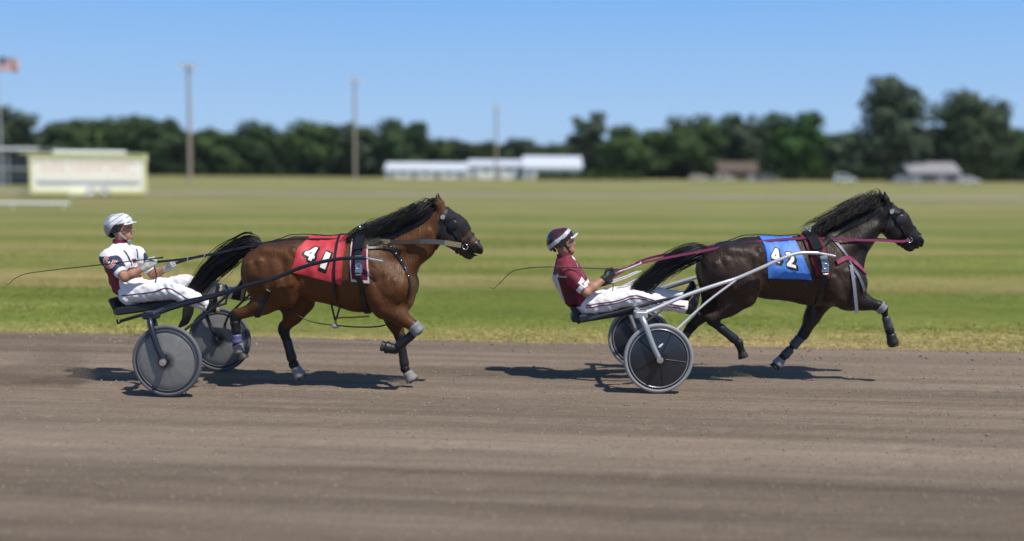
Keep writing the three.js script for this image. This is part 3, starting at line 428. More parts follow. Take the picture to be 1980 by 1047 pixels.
// ---------------------------------------------------------------- horses
const COATR = dataTex(512, 512, (u, v) => { const n = 0.5 * wrapN(u, v, 6, 5, 11) + 0.5 * wrapN(u, v, 22, 12, 12) + 0.4 * wrapN(u, v, 90, 30, 13), k = 0.82 + 0.2 * n; return [k, k, k]; });
const COATB = dataTex(512, 512, (u, v) => { const n = 0.25 * wrapN(u, v, 30, 14, 1) + 0.5 * wrapN(u, v, 90, 34, 2) + 0.5 * wrapN(u, v, 190, 80, 4) + 0.3 * wrapN(u, v, 9, 7, 3), k = 0.5 + 0.33 * n; return [k, k, k]; });
function horse(side, o) {
  const T = TEAM[side], root = thing('race_horse', o.label, 'horse', T.pos, T.turn);
  const F = new Field([0.0, -0.02, -0.44], [3.08, 2.08, 0.44], 0.0095), [hx, hy] = o.head, D = o.dx, q = (x, y, z) => [x + D, y + Y0, z], N = (x, y, z) => [x + hx, y + hy + Y0, z];
  // trunk
  const bl = o.lift; F.add(q(1.28, 1.12, 0), q(1.66, 1.075 + bl * 0.5, 0), 0.30, 0.33 - bl * 0.5, { sz: 0.80, k: 0.1 }).add(q(1.66, 1.075 + bl * 0.5, 0), q(1.98, 1.06 + bl * 0.5, 0), 0.33 - bl * 0.5, 0.295 - bl * 0.4, { sz: 0.74, k: 0.1 });
  F.add(q(1.02, 1.19, 0), q(1.34, 1.14, 0), 0.245, 0.28, { sz: 0.86, k: 0.1 });
  F.add(q(1.55, 1.36, 0), q(1.86, 1.41, 0), 0.075, 0.085, { k: 0.14 }).add(q(1.05, 1.36, 0), q(1.55, 1.33, 0), 0.085, 0.075, { k: 0.1 });
  F.both(q(0.82, 1.23, 0.10), q(1.08, 1.24, 0.115), 0.175, 0.185, { k: 0.06 }).both(q(0.73, 1.13, 0.12), q(0.98, 1.02, 0.15), 0.185, 0.19, { k: 0.06 }).both(q(0.68, 1.2, 0.085), q(0.70, 1.02, 0.11), 0.12, 0.13, { k: 0.05 });
  F.both(q(1.80, 1.32, 0.12), q(2.10, 0.99, 0.155), 0.12, 0.145, { k: 0.07 }).both(q(1.78, 1.2, 0.17), q(1.92, 0.92, 0.17), 0.13, 0.13, { k: 0.06 }).both(q(2.10, 0.99, 0.095), q(2.10, 0.86, 0.09), 0.165, 0.14, { k: 0.06 });
  F.add(q(1.72, 0.875 + bl, 0), q(2.05, 0.83 + bl, 0), 0.13, 0.125, { k: 0.1 });
  // muscles standing proud of the trunk, both sides alike
  const ridge = (a, b, r, h, k = 0.02) => { const za = F.side(a[0] + D, a[1] + Y0, 1, 0).p.z - r + h * 1.25, zb = F.side(b[0] + D, b[1] + Y0, 1, 0).p.z - r + h * 1.25; F.both(q(...a, za), q(...b, zb), r, r * 0.85, { k }); };
  for (const [a, b, r, h, k] of [[[1.79, 1.35], [2.05, 1.02], 0.035, 0.010], [[1.74, 1.30], [1.93, 1.02], 0.05, 0.009], [[1.75, 1.16], [1.92, 0.87], 0.06, 0.020], [[1.87, 1.06], [1.96, 0.85], 0.045, 0.018], [[1.90, 1.15], [2.03, 0.95], 0.03, 0.012], [[2.02, 1.12], [2.07, 0.94], 0.035, 0.012], [[2.1, 1.06], [2.13, 0.88], 0.045, 0.012],
    [[1.66, 1.04], [1.75, 0.90], 0.022, 0.008, 0.02], [[1.60, 0.99], [1.69, 0.85], 0.022, 0.008, 0.02], [[1.54, 1.16], [1.58, 0.92], 0.020, 0.005, 0.02], [[1.46, 1.16], [1.50, 0.91], 0.020, 0.005, 0.02], [[1.38, 1.16], [1.42, 0.90], 0.020, 0.005, 0.02], [[1.30, 1.15], [1.33, 0.92], 0.020, 0.005, 0.02],
    [[0.83, 1.31], [1.03, 1.29], 0.08, 0.014], [[0.78, 1.22], [0.86, 0.97], 0.055, 0.018, 0.015], [[0.68, 1.20], [0.73, 0.96], 0.045, 0.014, 0.014], [[1.07, 1.27], [1.08, 1.02], 0.04, 0.014, 0.03], [[0.93, 1.2], [0.99, 0.98], 0.06, 0.014, 0.03], [[1.11, 1.34], [1.12, 1.32], 0.03, 0.018, 0.03], [[1.17, 1.12], [1.2, 0.95], 0.03, 0.010, 0.03]]) ridge(a, b, r, h, k);
  // neck
  F.add(q(1.93, 1.20, 0), N(2.27 - bl * 0.5, 1.42 + bl * 0.4, 0), 0.285, 0.20 * (1 - 2.6 * bl), { sz: 0.58, k: 0.1 }).add(N(2.27 - bl * 0.5, 1.42 + bl * 0.4, 0), N(2.45 - bl * 0.3, 1.595 + bl * 0.3, 0), 0.20 * (1 - 2.6 * bl), 0.155 * (1 - 2.6 * bl), { sz: 0.56, k: 0.06 }).add(q(1.75, 1.40, 0), N(2.2, 1.60, 0), 0.08, 0.055, { sz: 0.8, k: 0.1 }).add(N(2.2, 1.6, 0), N(2.47, 1.735, 0), 0.055, 0.05, { sz: 0.8, k: 0.07 });
  F.both(q(1.98, 1.30, 0.10), N(2.40, 1.52, 0.065), 0.085, 0.05, { k: 0.06 }).both(q(2.12, 1.1, 0.085), N(2.44 - bl * 1.6, 1.44 + bl, 0.05), 0.075, 0.04, { k: 0.06 });
  // head
  F.add(N(2.535, 1.64, 0), N(2.665, 1.56, 0), 0.128, 0.118, { sz: 0.70, k: 0.05 }).add(N(2.665, 1.56, 0), N(2.82, 1.405, 0), 0.112, 0.074, { sz: 0.64, k: 0.05 }).add(N(2.82, 1.40, 0), N(2.872, 1.352, 0), 0.074, 0.064, { sz: 0.80, k: 0.04 });
  F.both(N(2.565, 1.51, 0.052), N(2.61, 1.45, 0.05), 0.088, 0.075, { sz: 0.6, k: 0.04 }).add(N(2.63, 1.42, 0), N(2.775, 1.315, 0), 0.062, 0.04, { sz: 0.7, k: 0.04 }).add(N(2.77, 1.31, 0), N(2.80, 1.292, 0), 0.042, 0.036, { sz: 0.95, k: 0.025 });
  F.both(N(2.655, 1.615, 0.076), N(2.675, 1.60, 0.076), 0.026, 0.024, { k: 0.02 }).both(N(2.57, 1.66, 0.066), N(2.64, 1.655, 0.068), 0.03, 0.03, { k: 0.03 }).both(N(2.66, 1.50, 0.055), N(2.75, 1.43, 0.045), 0.018, 0.014, { k: 0.03 });
  F.both(N(2.905, 1.375, 0.047), N(2.89, 1.352, 0.052), 0.019, 0.014, { k: 0.012, cut: true }).add(N(2.83, 1.325, 0.0), N(2.90, 1.302, 0), 0.005, 0.007, { sz: 8, k: 0.014, cut: true }).both(N(2.885, 1.40, 0.038), N(2.91, 1.37, 0.04), 0.022, 0.02, { k: 0.02 });
  for (const s of [1, -1]) { F.add(N(2.522, 1.735, 0.060 * s), N(2.50, 1.80, 0.07 * s), 0.040, 0.039, { sz: 0.6, k: 0.03 }).add(N(2.50, 1.80, 0.07 * s), N(2.474, 1.91, 0.068 * s), 0.037, 0.005, { sz: 0.6, k: 0.015 }).add(N(2.53, 1.78, 0.10 * s), N(2.495, 1.86, 0.10 * s), 0.012, 0.008, { k: 0.015, cut: true }); }
  // legs
  const hoof = (f, h, s) => { const f2 = V(...f), d = V(...h).sub(f2).normalize(), e = V(...h).addScaledVector(d, 0.055).toArray(); F.add(h, e, 0.043, 0.058, { k: 0.01, cap: true, mark: 'hoof' }); };
  for (const [i, l] of o.fore.entries()) {
    const s = i ? -1 : 1, [el, kn, fe, ho] = l.map(p => [p[0], p[1] + Y0, p[2] * s]), mid = (a, b, t) => a.map((v, c) => lerp(v, b[c], t));
    F.add([2.03 + D, 0.96 + Y0, 0.15 * s], el, 0.145, 0.115, { k: 0.07 }).add(el, mid(el, kn, 0.45), 0.108, 0.08, { sz: 0.85, k: 0.06 }).add(mid(el, kn, 0.4), kn, 0.08, 0.05, { k: 0.05, mark: i === 9 ? 'x' : undefined });
    F.add(mid(el, kn, 0.93), mid(kn, fe, 0.1), 0.05, 0.042, { k: 0.03, mark: 'black' }).add(kn, fe, 0.036, 0.029, { sz: 0.74, k: 0.03, mark: 'black' }).add(fe, fe, 0.042, 0.042, { k: 0.03, mark: 'black' }).add(fe, ho, 0.034, 0.038, { k: 0.03, mark: 'black' }); hoof(fe, ho);
  }
  for (const [i, l] of o.hind.entries()) {
    const s = i ? -1 : 1, [st, hk, fe, ho] = l.map(p => [p[0], p[1] + Y0, p[2] * s]), mid = (a, b, t) => a.map((v, c) => lerp(v, b[c], t));
    F.add([0.92 + D, 1.12 + Y0, 0.15 * s], st, 0.19, 0.125, { sz: 0.85, k: 0.06 }).add([0.72 + D, 1.06 + Y0, 0.13 * s], mid(st, hk, 0.42), 0.155, 0.085, { sz: 0.85, k: 0.06 }).add(st, mid(st, hk, 0.5), 0.115, 0.085, { sz: 0.8, k: 0.05 }).add(mid(st, hk, 0.4), hk, 0.085, 0.046, { sz: 0.85, k: 0.05 });
    const back = V(...hk).sub(V(...fe)).normalize().multiplyScalar(0.055).add(V(...hk)).toArray();
    F.add(mid(st, hk, 0.72), back, 0.026, 0.030, { k: 0.04 }).add(hk, mid(hk, fe, 0.2), 0.05, 0.042, { k: 0.03, mark: 'black' }).add(hk, fe, 0.040, 0.031, { sz: 0.74, k: 0.03, mark: 'black' }).add(fe, fe, 0.043, 0.043, { k: 0.03, mark: 'black' }).add(fe, ho, 0.036, 0.039, { k: 0.03, mark: 'black' }); hoof(fe, ho);
  }
  F.clip((d, x, y, z) => d + 0.0036 * noise(x * 8, y * 9, z * 9) + 0.002 * noise(x * 15 + y * 7, y * 15 - x * 7, z * 10) + 0.0012 * noise(x * 22 + y * 9, y * 20, z * 20));
  const coat = o.coat, mz = N(2.86, 1.34, 0);
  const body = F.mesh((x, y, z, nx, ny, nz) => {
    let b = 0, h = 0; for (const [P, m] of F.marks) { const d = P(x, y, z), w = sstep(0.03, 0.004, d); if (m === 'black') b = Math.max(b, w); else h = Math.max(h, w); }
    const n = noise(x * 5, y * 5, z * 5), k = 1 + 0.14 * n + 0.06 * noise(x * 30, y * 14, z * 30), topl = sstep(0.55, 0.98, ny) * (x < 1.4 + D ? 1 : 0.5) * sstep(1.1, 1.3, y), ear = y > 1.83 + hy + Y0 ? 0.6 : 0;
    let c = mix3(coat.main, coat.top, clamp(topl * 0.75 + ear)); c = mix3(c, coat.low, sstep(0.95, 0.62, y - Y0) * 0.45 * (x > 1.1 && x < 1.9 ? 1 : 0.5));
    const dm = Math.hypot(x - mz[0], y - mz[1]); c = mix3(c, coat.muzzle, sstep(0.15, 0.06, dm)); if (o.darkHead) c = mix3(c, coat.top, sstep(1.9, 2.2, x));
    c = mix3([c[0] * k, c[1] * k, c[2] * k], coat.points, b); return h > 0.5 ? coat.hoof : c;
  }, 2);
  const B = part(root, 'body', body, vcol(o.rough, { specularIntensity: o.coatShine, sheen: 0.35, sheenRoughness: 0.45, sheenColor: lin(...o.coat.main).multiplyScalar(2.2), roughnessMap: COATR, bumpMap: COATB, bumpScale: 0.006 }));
  // eyes
  for (const s of [1, -1]) part(root, 'eye', new THREE.SphereGeometry(0.019, 14, 10).translate(...N(2.667, 1.608, 0.094 * s)), new THREE.MeshPhysicalMaterial({ color: lin(0.008, 0.006, 0.005), roughness: 0.06 }));
  // mane and forelock
  const M = []; for (let i = 0; i < o.maneN; i++) {
    const t = rnd(), a = t < 0.55 ? mix3(q(1.80, 1.50, 0), N(2.2, 1.655, 0), t / 0.55) : mix3(N(2.2, 1.655, 0), N(2.49, 1.785, 0), (t - 0.55) / 0.45), s = rnd() < o.maneNear ? 1 : -1, z = rr(0, 0.03) * s, len = rr(0.7, 1.15) * o.maneLen * (0.8 + 0.35 * Math.sin(t * 9 + i * 0.01)), lift = (rnd() < 0.16 ? rr(0.45, 1) : rr(0, 0.4)) * o.maneUp, fall = rr(0.25, 1) * o.maneFall;
    const p0 = V(a[0], a[1] - 0.03, z), p1 = V(a[0] - len * 0.28, a[1] + lift * 0.8 + 0.012 - fall * 0.1, z + s * 0.035 * rnd()), p2 = V(a[0] - len * 0.65, a[1] + lift - fall * 0.42 - len * 0.22, z + s * (0.06 + 0.05 * rnd())), p3 = V(a[0] - len * rr(0.9, 1.1), a[1] + lift * 0.9 - fall - len * 0.42 + rr(-0.02, 0.03), z + s * (0.075 + 0.07 * rnd()));
    M.push({ pts: [p0, p1, p2, p3], r: rr(0.0014, 0.0032) });
  }
  // hair close on the near side of the neck
  for (let i = 0; i < o.maneN * o.maneSide; i++) { const t = rnd(), a = t < 0.55 ? mix3(q(1.84, 1.52, 0), N(2.2, 1.66, 0), t / 0.55) : mix3(N(2.2, 1.66, 0), N(2.47, 1.78, 0), (t - 0.55) / 0.45), n = 4, pts = [V(a[0], a[1] + 0.004, 0.005), F.side(a[0] - 0.006, a[1] - 0.022, 1, 0.012).p, F.side(a[0] - 0.02, a[1] - 0.05, 1, 0.012).p], L = rr(0.6, 1) * 0.31 * (1 - 0.35 * Math.abs(t - 0.5)); for (let k = 1; k < n; k++) { const x = a[0] - L * k / n * (0.75 + 0.3 * rnd()), y = a[1] - 0.05 - L * 0.78 * k / n; pts.push(F.side(x, y, 1, rr(0.006, 0.016)).p); } M.push({ pts, r: rr(0.004, 0.007) }); }
  for (let i = 0; i < 40; i++) { const z = rr(-0.03, 0.03), p = N(2.50, 1.79, z); M.push({ pts: [V(...p), V(p[0] - rr(0.02, 0.07), p[1] + rr(0.03, 0.07), z), V(p[0] - rr(0.06, 0.14), p[1] + rr(0.0, 0.06), z + rr(-0.02, 0.02))], r: 0.004 }); }
  part(root, 'mane', hair(M), HAIRM);
  // tail
  const tc = new THREE.CatmullRomCurve3(o.tail.map(p => V(p[0], p[1] + Y0, p[2]))), H = [];
  for (let i = 0; i < 1500; i++) { const a0 = rr(0, 0.3), a1 = clamp(a0 + rr(0.45, 0.85), 0, 1), ang = rr(0, 6.28), rad = Math.sqrt(rnd()) * (1 + 0.9 * rnd() ** 7), pts = []; for (let k = 0; k <= 5; k++) { const t = lerp(a0, a1, k / 5), p = tc.getPoint(t), w = o.tailW * (0.25 + 1.3 * Math.sin(Math.PI * clamp(t * 0.72 + 0.08)) ** 0.9) * rad; p.y += Math.sin(ang) * w - 0.05 * (k / 5) ** 2 * rnd() - (i % 9 === 0 ? 0.09 * (k / 5) ** 2 : 0) + (i % 13 === 0 ? -0.07 * (k / 5) ** 2 : 0); p.z += Math.cos(ang) * w * 0.6 + rr(-0.006, 0.006); p.y += rr(-0.006, 0.006); pts.push(p); } H.push({ pts, r: rr(0.0022, 0.005) }); }
  part(root, 'tail', hair(H), HAIRM);
  return { root, F, q, N, B };
}
const bone = (a, b, ra, rb, n = 14, label = ra > 0.06) => { // boot around a bone: padded sleeve with rounded rims
  const A = V(...a), Bv = V(...b), L = A.distanceTo(Bv), p = []; for (let i = 0; i <= 10; i++) { const t = i / 10; p.push(new THREE.Vector2(lerp(ra, rb, t) + 0.0015 * Math.sin(t * Math.PI * 3) - (i === 0 || i === 10 ? 0.009 : 0) - (label ? -0.004 : 0.004), t * L)); }
  const g = new THREE.LatheGeometry(p, n); g.applyQuaternion(new THREE.Quaternion().setFromUnitVectors(V(0, 1, 0), Bv.sub(A).normalize())); return g.translate(...a);
};
// number cloth, pad and girth draped over the barrel: x along the back, angle from the lower near edge over the spine
function drape(F, xa, yc, aNear, aFar, w0, w1, rows, cols, off, depth, slant = 0) {
  const tilt = (a, u) => (u - 0.5) * slant * clamp((Math.PI / 2 - a) / (Math.PI / 2 - aNear), -1, 1);
  const R = []; for (let i = 0; i <= rows; i++) { const t = i / rows, a = lerp(aNear, aFar, t), row = [], [l, r] = xa(a); for (let j = 0; j <= cols; j++) row.push(F.hit(V(lerp(l, r, j / cols), yc, 0), V(0, Math.sin(a + tilt(a, j / cols)), Math.cos(a + tilt(a, j / cols))), 0.6, off + 0.005 * noise(j * 0.35, i * 0.22, 4) + 0.003 * noise(j * 0.8 + i * 0.3, i * 0.5, 9))); R.push(row); }
  return sheet(R, depth);
}
const polar = (y, z, yc) => Math.atan2(y + Y0 - yc, z);

// bay horse on the left
const bay = horse('left', { lift: 0.008,
  label: 'bay horse in a red number cloth, pulling the left sulky', dx: 0, head: [0, 0], rough: 0.66, coatShine: 0.75,
  coat: { main: [0.100, 0.036, 0.009], top: [0.034, 0.0135, 0.007], low: [0.046, 0.016, 0.006], muzzle: [0.022, 0.016, 0.014], points: [0.011, 0.009, 0.009], hoof: [0.05, 0.045, 0.04] },
  fore: [[[1.99, 0.80, 0.17], [2.315, 0.585, 0.15], [2.085, 0.375, 0.13], [2.00, 0.395, 0.13]], [[1.97, 0.76, 0.15], [2.09, 0.43, 0.13], [2.13, 0.14, 0.12], [2.19, 0.062, 0.12]]],
  hind: [[[0.98, 0.885, 0.17], [0.475, 0.665, 0.15], [0.49, 0.37, 0.14], [0.53, 0.29, 0.14]], [[1.07, 0.80, 0.15], [0.88, 0.50, 0.13], [0.985, 0.155, 0.12], [1.05, 0.062, 0.12]]],
  tail: [[0.72, 1.36, 0.0], [0.60, 1.385, 0.02], [0.436, 1.30, 0.04], [0.22, 1.16, 0.05], [0.057, 1.00, 0.05], [-0.07, 0.885, 0.05]], tailW: 0.065,
  maneN: 1700, maneLen: 0.34, maneUp: 0.10, maneFall: 0.09, maneNear: 0.7, maneSide: 1.5,
});
const dark = horse('right', { lift: 0.045,
  label: 'dark brown, nearly black horse in a blue number cloth, pulling the right sulky', dx: -0.035, head: [-0.08, 0.06], rough: 0.64, coatShine: 0.75, darkHead: true,
  coat: { main: [0.040, 0.021, 0.013], top: [0.012, 0.0085, 0.007], low: [0.02, 0.010, 0.007], muzzle: [0.028, 0.022, 0.02], points: [0.009, 0.008, 0.008], hoof: [0.03, 0.028, 0.026] },
  fore: [[[2.02, 0.85, 0.17], [2.39, 0.755, 0.165], [2.475, 0.51, 0.15], [2.51, 0.40, 0.15]], [[1.83, 0.78, 0.15], [1.66, 0.42, 0.14], [1.45, 0.185, 0.13], [1.39, 0.11, 0.13]]],
  hind: [[[0.95, 0.87, 0.17], [0.625, 0.61, 0.15], [0.915, 0.375, 0.13], [0.955, 0.27, 0.13]], [[0.82, 0.84, 0.15], [0.47, 0.50, 0.14], [0.29, 0.24, 0.13], [0.22, 0.17, 0.13]]],
  tail: [[0.62, 1.29, 0.0], [0.52, 1.31, 0.02], [0.416, 1.285, 0.04], [0.192, 1.20, 0.05], [0.058, 1.10, 0.05], [-0.087, 1.0, 0.05], [-0.20, 0.93, 0.05]], tailW: 0.05,
  maneN: 2000, maneLen: 0.20, maneUp: 0.15, maneFall: 0.035, maneNear: 0.55, maneSide: 1.2,
});

function clothTexture(bg, chars, ink) {
  return canvasTex(512, 1024, (c, W, H) => {
    c.fillStyle = bg; c.fillRect(0, 0, W, H); const k = 1; c.globalAlpha = 0.16; let s = 3; const r = () => (s = (s * 16807) % 2147483647) / 2147483647;
    for (let i = 0; i < 260; i++) { c.fillStyle = r() < 0.5 ? '#fff' : '#000'; c.globalAlpha = 0.03; c.fillRect(r() * W, r() * H, 30 + r() * 120, 3 + r() * 12); } c.globalAlpha = 1;
    c.strokeStyle = 'rgba(0,0,0,0.22)'; c.lineWidth = 5; c.strokeRect(10, 10, W - 20, H - 20);
    for (const flip of [0, 1]) { c.save(); if (flip) { c.translate(W, H); c.rotate(Math.PI); } ink(c, W, H); c.restore(); }
  });
}
function harness(h, o) {
  const { F, root, q, N } = h, yc = 1.10 + Y0, pt = (x, y) => [x, y];
  // number cloth: near edge from its lower to its upper line, then over the spine
  const aN = polar(o.cloth.yBottom, 0.29, yc), aT = Math.PI / 2;
  const edge = a => { const t = clamp((a - aN) / (aT - aN)), u = a > aT ? clamp((Math.PI - a - aN) / (aT - aN)) : t; const c = o.cloth; return [lerp(c.bl, c.tl, u), lerp(c.br, c.tr, u)]; };
  const cl = new THREE.MeshStandardMaterial({ map: clothTexture(o.cloth.color, 0, o.cloth.ink), roughness: 0.55, side: THREE.DoubleSide });
  part(root, 'number_cloth', drape(F, edge, yc, aN, Math.PI - aN, 0, 0, 40, 22, 0.012, 0.014, o.cloth.slant), cl, o.cloth.label);
  // saddle pad and saddle
  const aP = polar(o.pad.yBottom, 0.30, yc), pe = a => { const u = a > aT ? clamp((Math.PI - a - aP) / (aT - aP)) : clamp((a - aP) / (aT - aP)); return [lerp(o.pad.bl, o.pad.tl, u), lerp(o.pad.br, o.pad.tr, u)]; };
  const padM = new THREE.MeshStandardMaterial({ map: canvasTex(128, 512, (c, W, H) => { c.fillStyle = o.pad.trim; c.fillRect(0, 0, W, H); c.fillStyle = o.pad.color; c.fillRect(9, 12, W - 18, H - 24); }), roughness: 0.75, side: THREE.DoubleSide });
  part(root, 'saddle_pad', drape(F, pe, yc, aP, Math.PI - aP, 0, 0, 30, 6, 0.014, 0.02), padM);
  const xg = a => { const [l, r] = pe(clamp(a, aP, Math.PI - aP)); return (l + r) / 2; }, G = []; for (let i = 0; i <= 70; i++) { const a = lerp(-1.5, Math.PI + 1.5, i / 70); G.push(F.hit(V(xg(a) + (a < aP || a > Math.PI - aP ? 0.01 : 0), yc, 0), V(0, Math.sin(a), Math.cos(a)), 0.6, a > aP && a < Math.PI - aP ? 0.026 : 0.008)); }
  part(root, 'girth', ribbon(G, t => 0.05 + 0.012 * Math.sin(t * Math.PI), 0.006), LEATHER);
  const sad = []; for (let i = 0; i <= 16; i++) { const a = lerp(0.75, Math.PI - 0.75, i / 16); sad.push(F.hit(V(xg(a), yc, 0), V(0, Math.sin(a), Math.cos(a)), 0.6, 0.032)); }
  const S = part(root, 'harness_saddle', ribbon(sad, 0.095, 0.012), LEATHER); const tp = F.hit(V(xg(aT), yc, 0), V(0, 1, 0), 0.6, 0.04).p;
  for (const z of [0.09, -0.09]) part(S, 'terret', new THREE.TorusGeometry(0.022, 0.005, 8, 18).rotateY(Math.PI / 2).translate(tp.x, tp.y + 0.012, z), CHROME);
  part(S, 'water_hook', [tube([[tp.x, tp.y - 0.01, 0], [tp.x + 0.01, tp.y + 0.035, 0], [tp.x + 0.045, tp.y + 0.045, 0]], 0.006, 8, 6)], CHROME);
  for (const s of [1, -1]) { const b = F.hit(V(xg(aN) + 0.0, o.pad.yBuckle + Y0, 0), V(0, 0, s), 0.6, 0.04), c = F.hit(V(xg(aN), o.pad.yBuckle - 0.07 + Y0, 0), V(0, 0, s), 0.6, 0.04), e = F.hit(V(xg(aN) - 0.012, o.pad.yBuckle + 0.09 + Y0, 0), V(0, 0, s), 0.6, 0.04); const bk = part(root, 'shaft_coupler', ribbon([e, b, c], 0.07, 0.012), std([0.35, 0.36, 0.38], 0.28, 0.85)); part(bk, 'buckle', [new THREE.TorusGeometry(0.026, 0.006, 8, 16).translate(b.p.x, b.p.y - 0.01, b.p.z + 0.016 * s), rbox(0.055, 0.014, 0.014, 0.004, b.p.x, c.p.y - 0.02, c.p.z + 0.012 * s)], CHROME); }
  if (o.hanger) part(root, 'hobble_hanger', ribbon(F.ring([o.hanger, yc, 0], [0, 1, 0], [0, 0, 1], -2.5, 2.5, 60, 0.022), 0.024, 0.004), LEATHER);
  // back strap, crupper
  const bs = []; for (let i = 0; i <= 24; i++) bs.push(F.hit(V(lerp(o.tailX, o.pad.tl, i / 24), yc, 0), V(0, 1, 0), 0.6, 0.019)); part(root, 'back_strap', ribbon(bs, 0.03, 0.004), LEATHER);
  // breast collar
  for (const s of [1, -1]) { part(root, 'breast_collar', ribbon(smoothPath(F, o.breast, 26, s, 0.012), o.breastW || 0.046, 0.006), o.breastM || LEATHER); part(root, 'neck_strap', ribbon(smoothPath(F, o.neckStrap, 14, s, 0.008), 0.028, 0.004), o.neckM || LEATHER); if (o.studs) { const P = smoothPath(F, o.neckStrap, 14, s, 0.013); for (let i = 1; i < 10; i += 2) part(root, 'stud', new THREE.SphereGeometry(0.009, 8, 6).translate(P[i].p.x, P[i].p.y, P[i].p.z), CHROME); }
    if (o.trace) part(root, 'trace', ribbon(smoothPath(F, o.trace, 12, s, 0.012), 0.03, 0.005), o.breastM || LEATHER); }
  // bridle
  const head = (x, y, a0 = 0, a1 = 6.2832) => ({ c: N(x, y, 0) }), ringAt = (c, u, m = 40, off = 0.006) => F.ring(N(...c), u, [0, 0, 1], 0, Math.PI * 2 * (1 - 1 / m), m - 1, off);
  const br = part(root, 'bridle', [ribbon(ringAt([2.54, 1.60, 0], [0.25, 0.97, 0]), 0.03, 0.004, true), ribbon(ringAt([2.60, 1.60, 0], [0.72, 0.69, 0]).slice(0, 12).concat(ringAt([2.60, 1.60, 0], [0.72, 0.69, 0]).slice(-12)).sort((a, b) => a.p.z - b.p.z), 0.03, 0.004)], LEATHER);
  part(br, 'noseband', ribbon(ringAt([2.765, 1.43, 0], [0.66, 0.75, 0]), 0.032, 0.005, true), LEATHER); part(br, 'chin_strap', ribbon(ringAt([2.815, 1.385, 0], [0.80, 0.6, 0]), 0.018, 0.004, true), LEATHER);
  for (const s of [1, -1]) {
    part(br, 'cheek_strap', ribbon(smoothPath(F, [[2.53, 1.70], [2.60, 1.60], [2.68, 1.50], [2.755, 1.385]].map(([x, y]) => [x + o.head[0], y + o.head[1]]), 16, s, 0.008), 0.024, 0.004), LEATHER);
    const bp = F.side(N(2.765, 1.385, 0)[0], N(2.765, 1.385, 0)[1], s, 0.012).p; part(br, 'bit_ring', new THREE.TorusGeometry(0.026, 0.005, 8, 20).translate(bp.x, bp.y, bp.z), CHROME);
    const rp = F.side(N(2.55, 1.675, 0)[0], N(2.55, 1.675, 0)[1], s, 0.014).p; part(br, 'rosette', new THREE.CylinderGeometry(0.022, 0.026, 0.012, 16).rotateX(Math.PI / 2).translate(rp.x, rp.y, rp.z), CHROME);
    // open blinker cup beside the eye
    const e = F.side(N(2.672, 1.60, 0)[0], N(2.672, 1.60, 0)[1], s, 0.01).p, cup = new THREE.SphereGeometry(0.046, 16, 10, 0, Math.PI, 0, Math.PI).scale(1.0, 1.25, 0.36); if (s < 0) cup.rotateY(Math.PI); part(br, 'blinker', cup.rotateZ(-0.7).translate(e.x - 0.028, e.y - 0.005, e.z - 0.004 * s), o.blinkM || LEATHER);
  }
  if (o.hood) { // fitted hood over the cheeks and forehead
    const R = []; for (let i = 0; i <= 16; i++) { const t = i / 16, c = mix3([2.525, 1.575, 0], [2.735, 1.475, 0], t), u = V(lerp(0.35, 0.70, t), lerp(0.93, 0.72, t), 0).normalize().toArray(), row = F.ring(N(...c), u, [0, 0, 1], -2.15, 2.15, 36, 0.005 + 0.001 * noise(i, 3)); R.push(row); }
    part(br, 'hood', sheet(R, 0.008), new THREE.MeshStandardMaterial({ color: lin(0.009, 0.009, 0.011), roughness: 0.85, side: THREE.DoubleSide }));
  }
}
const inkFor = (a, b) => (c, W, H) => {   // near side print: the first digit large and the second beside it, tilted with the cloth
  // v runs from the near lower edge upwards (flipped texture): the near half is the lower half of the canvas
  c.textAlign = 'center'; c.textBaseline = 'middle'; c.font = 'bold 205px sans-serif'; c.lineJoin = 'round';
  for (const [ch, x, y, sx] of [[a, W * 0.27, H * 0.755, 1.05], [b, W * 0.62, H * 0.80, 1.05]]) { c.save(); c.translate(x, y); c.rotate(0.2); c.scale(sx, 1); if (ch === '|') { for (const [p, col] of [[27, '#15151a'], [0, '#f4f1ea']]) { c.fillStyle = col; c.fillRect(-30 - p * 0.6 + (p ? 5 : 0), -86 - p * 0.6, 60 + p * 1.2, 172 + p * 2.2); } c.restore(); continue; } c.lineWidth = 54; c.strokeStyle = '#15151a'; c.strokeText(ch, 6, 8); c.fillStyle = '#f4f1ea'; c.lineWidth = 9; c.strokeStyle = '#f4f1ea'; c.strokeText(ch, 0, 0); c.fillText(ch, 0, 0); c.restore(); }
};
harness(bay, {
  head: [0, 0], hood: true, hanger: 1.515, tailX: 0.74,
  cloth: { color: '#c93a45', yBottom: 1.07, slant: -0.42, bl: 1.10, br: 1.585, tl: 1.22, tr: 1.60, ink: inkFor('4', '|'), label: 'red number cloth with a white 4 and 1' },
  pad: { color: '#6c1230', trim: '#d9cfc8', yBottom: 1.045, bl: 1.685, br: 1.875, tl: 1.645, tr: 1.82, yBuckle: 1.215 },
  breastW: 0.026, studs: true, breast: [[1.83, 1.375], [1.98, 1.375], [2.08, 1.365], [2.16, 1.345]], neckStrap: [[2.03, 1.42], [2.11, 1.31], [2.19, 1.19], [2.25, 1.03], [2.235, 0.90]], 
});
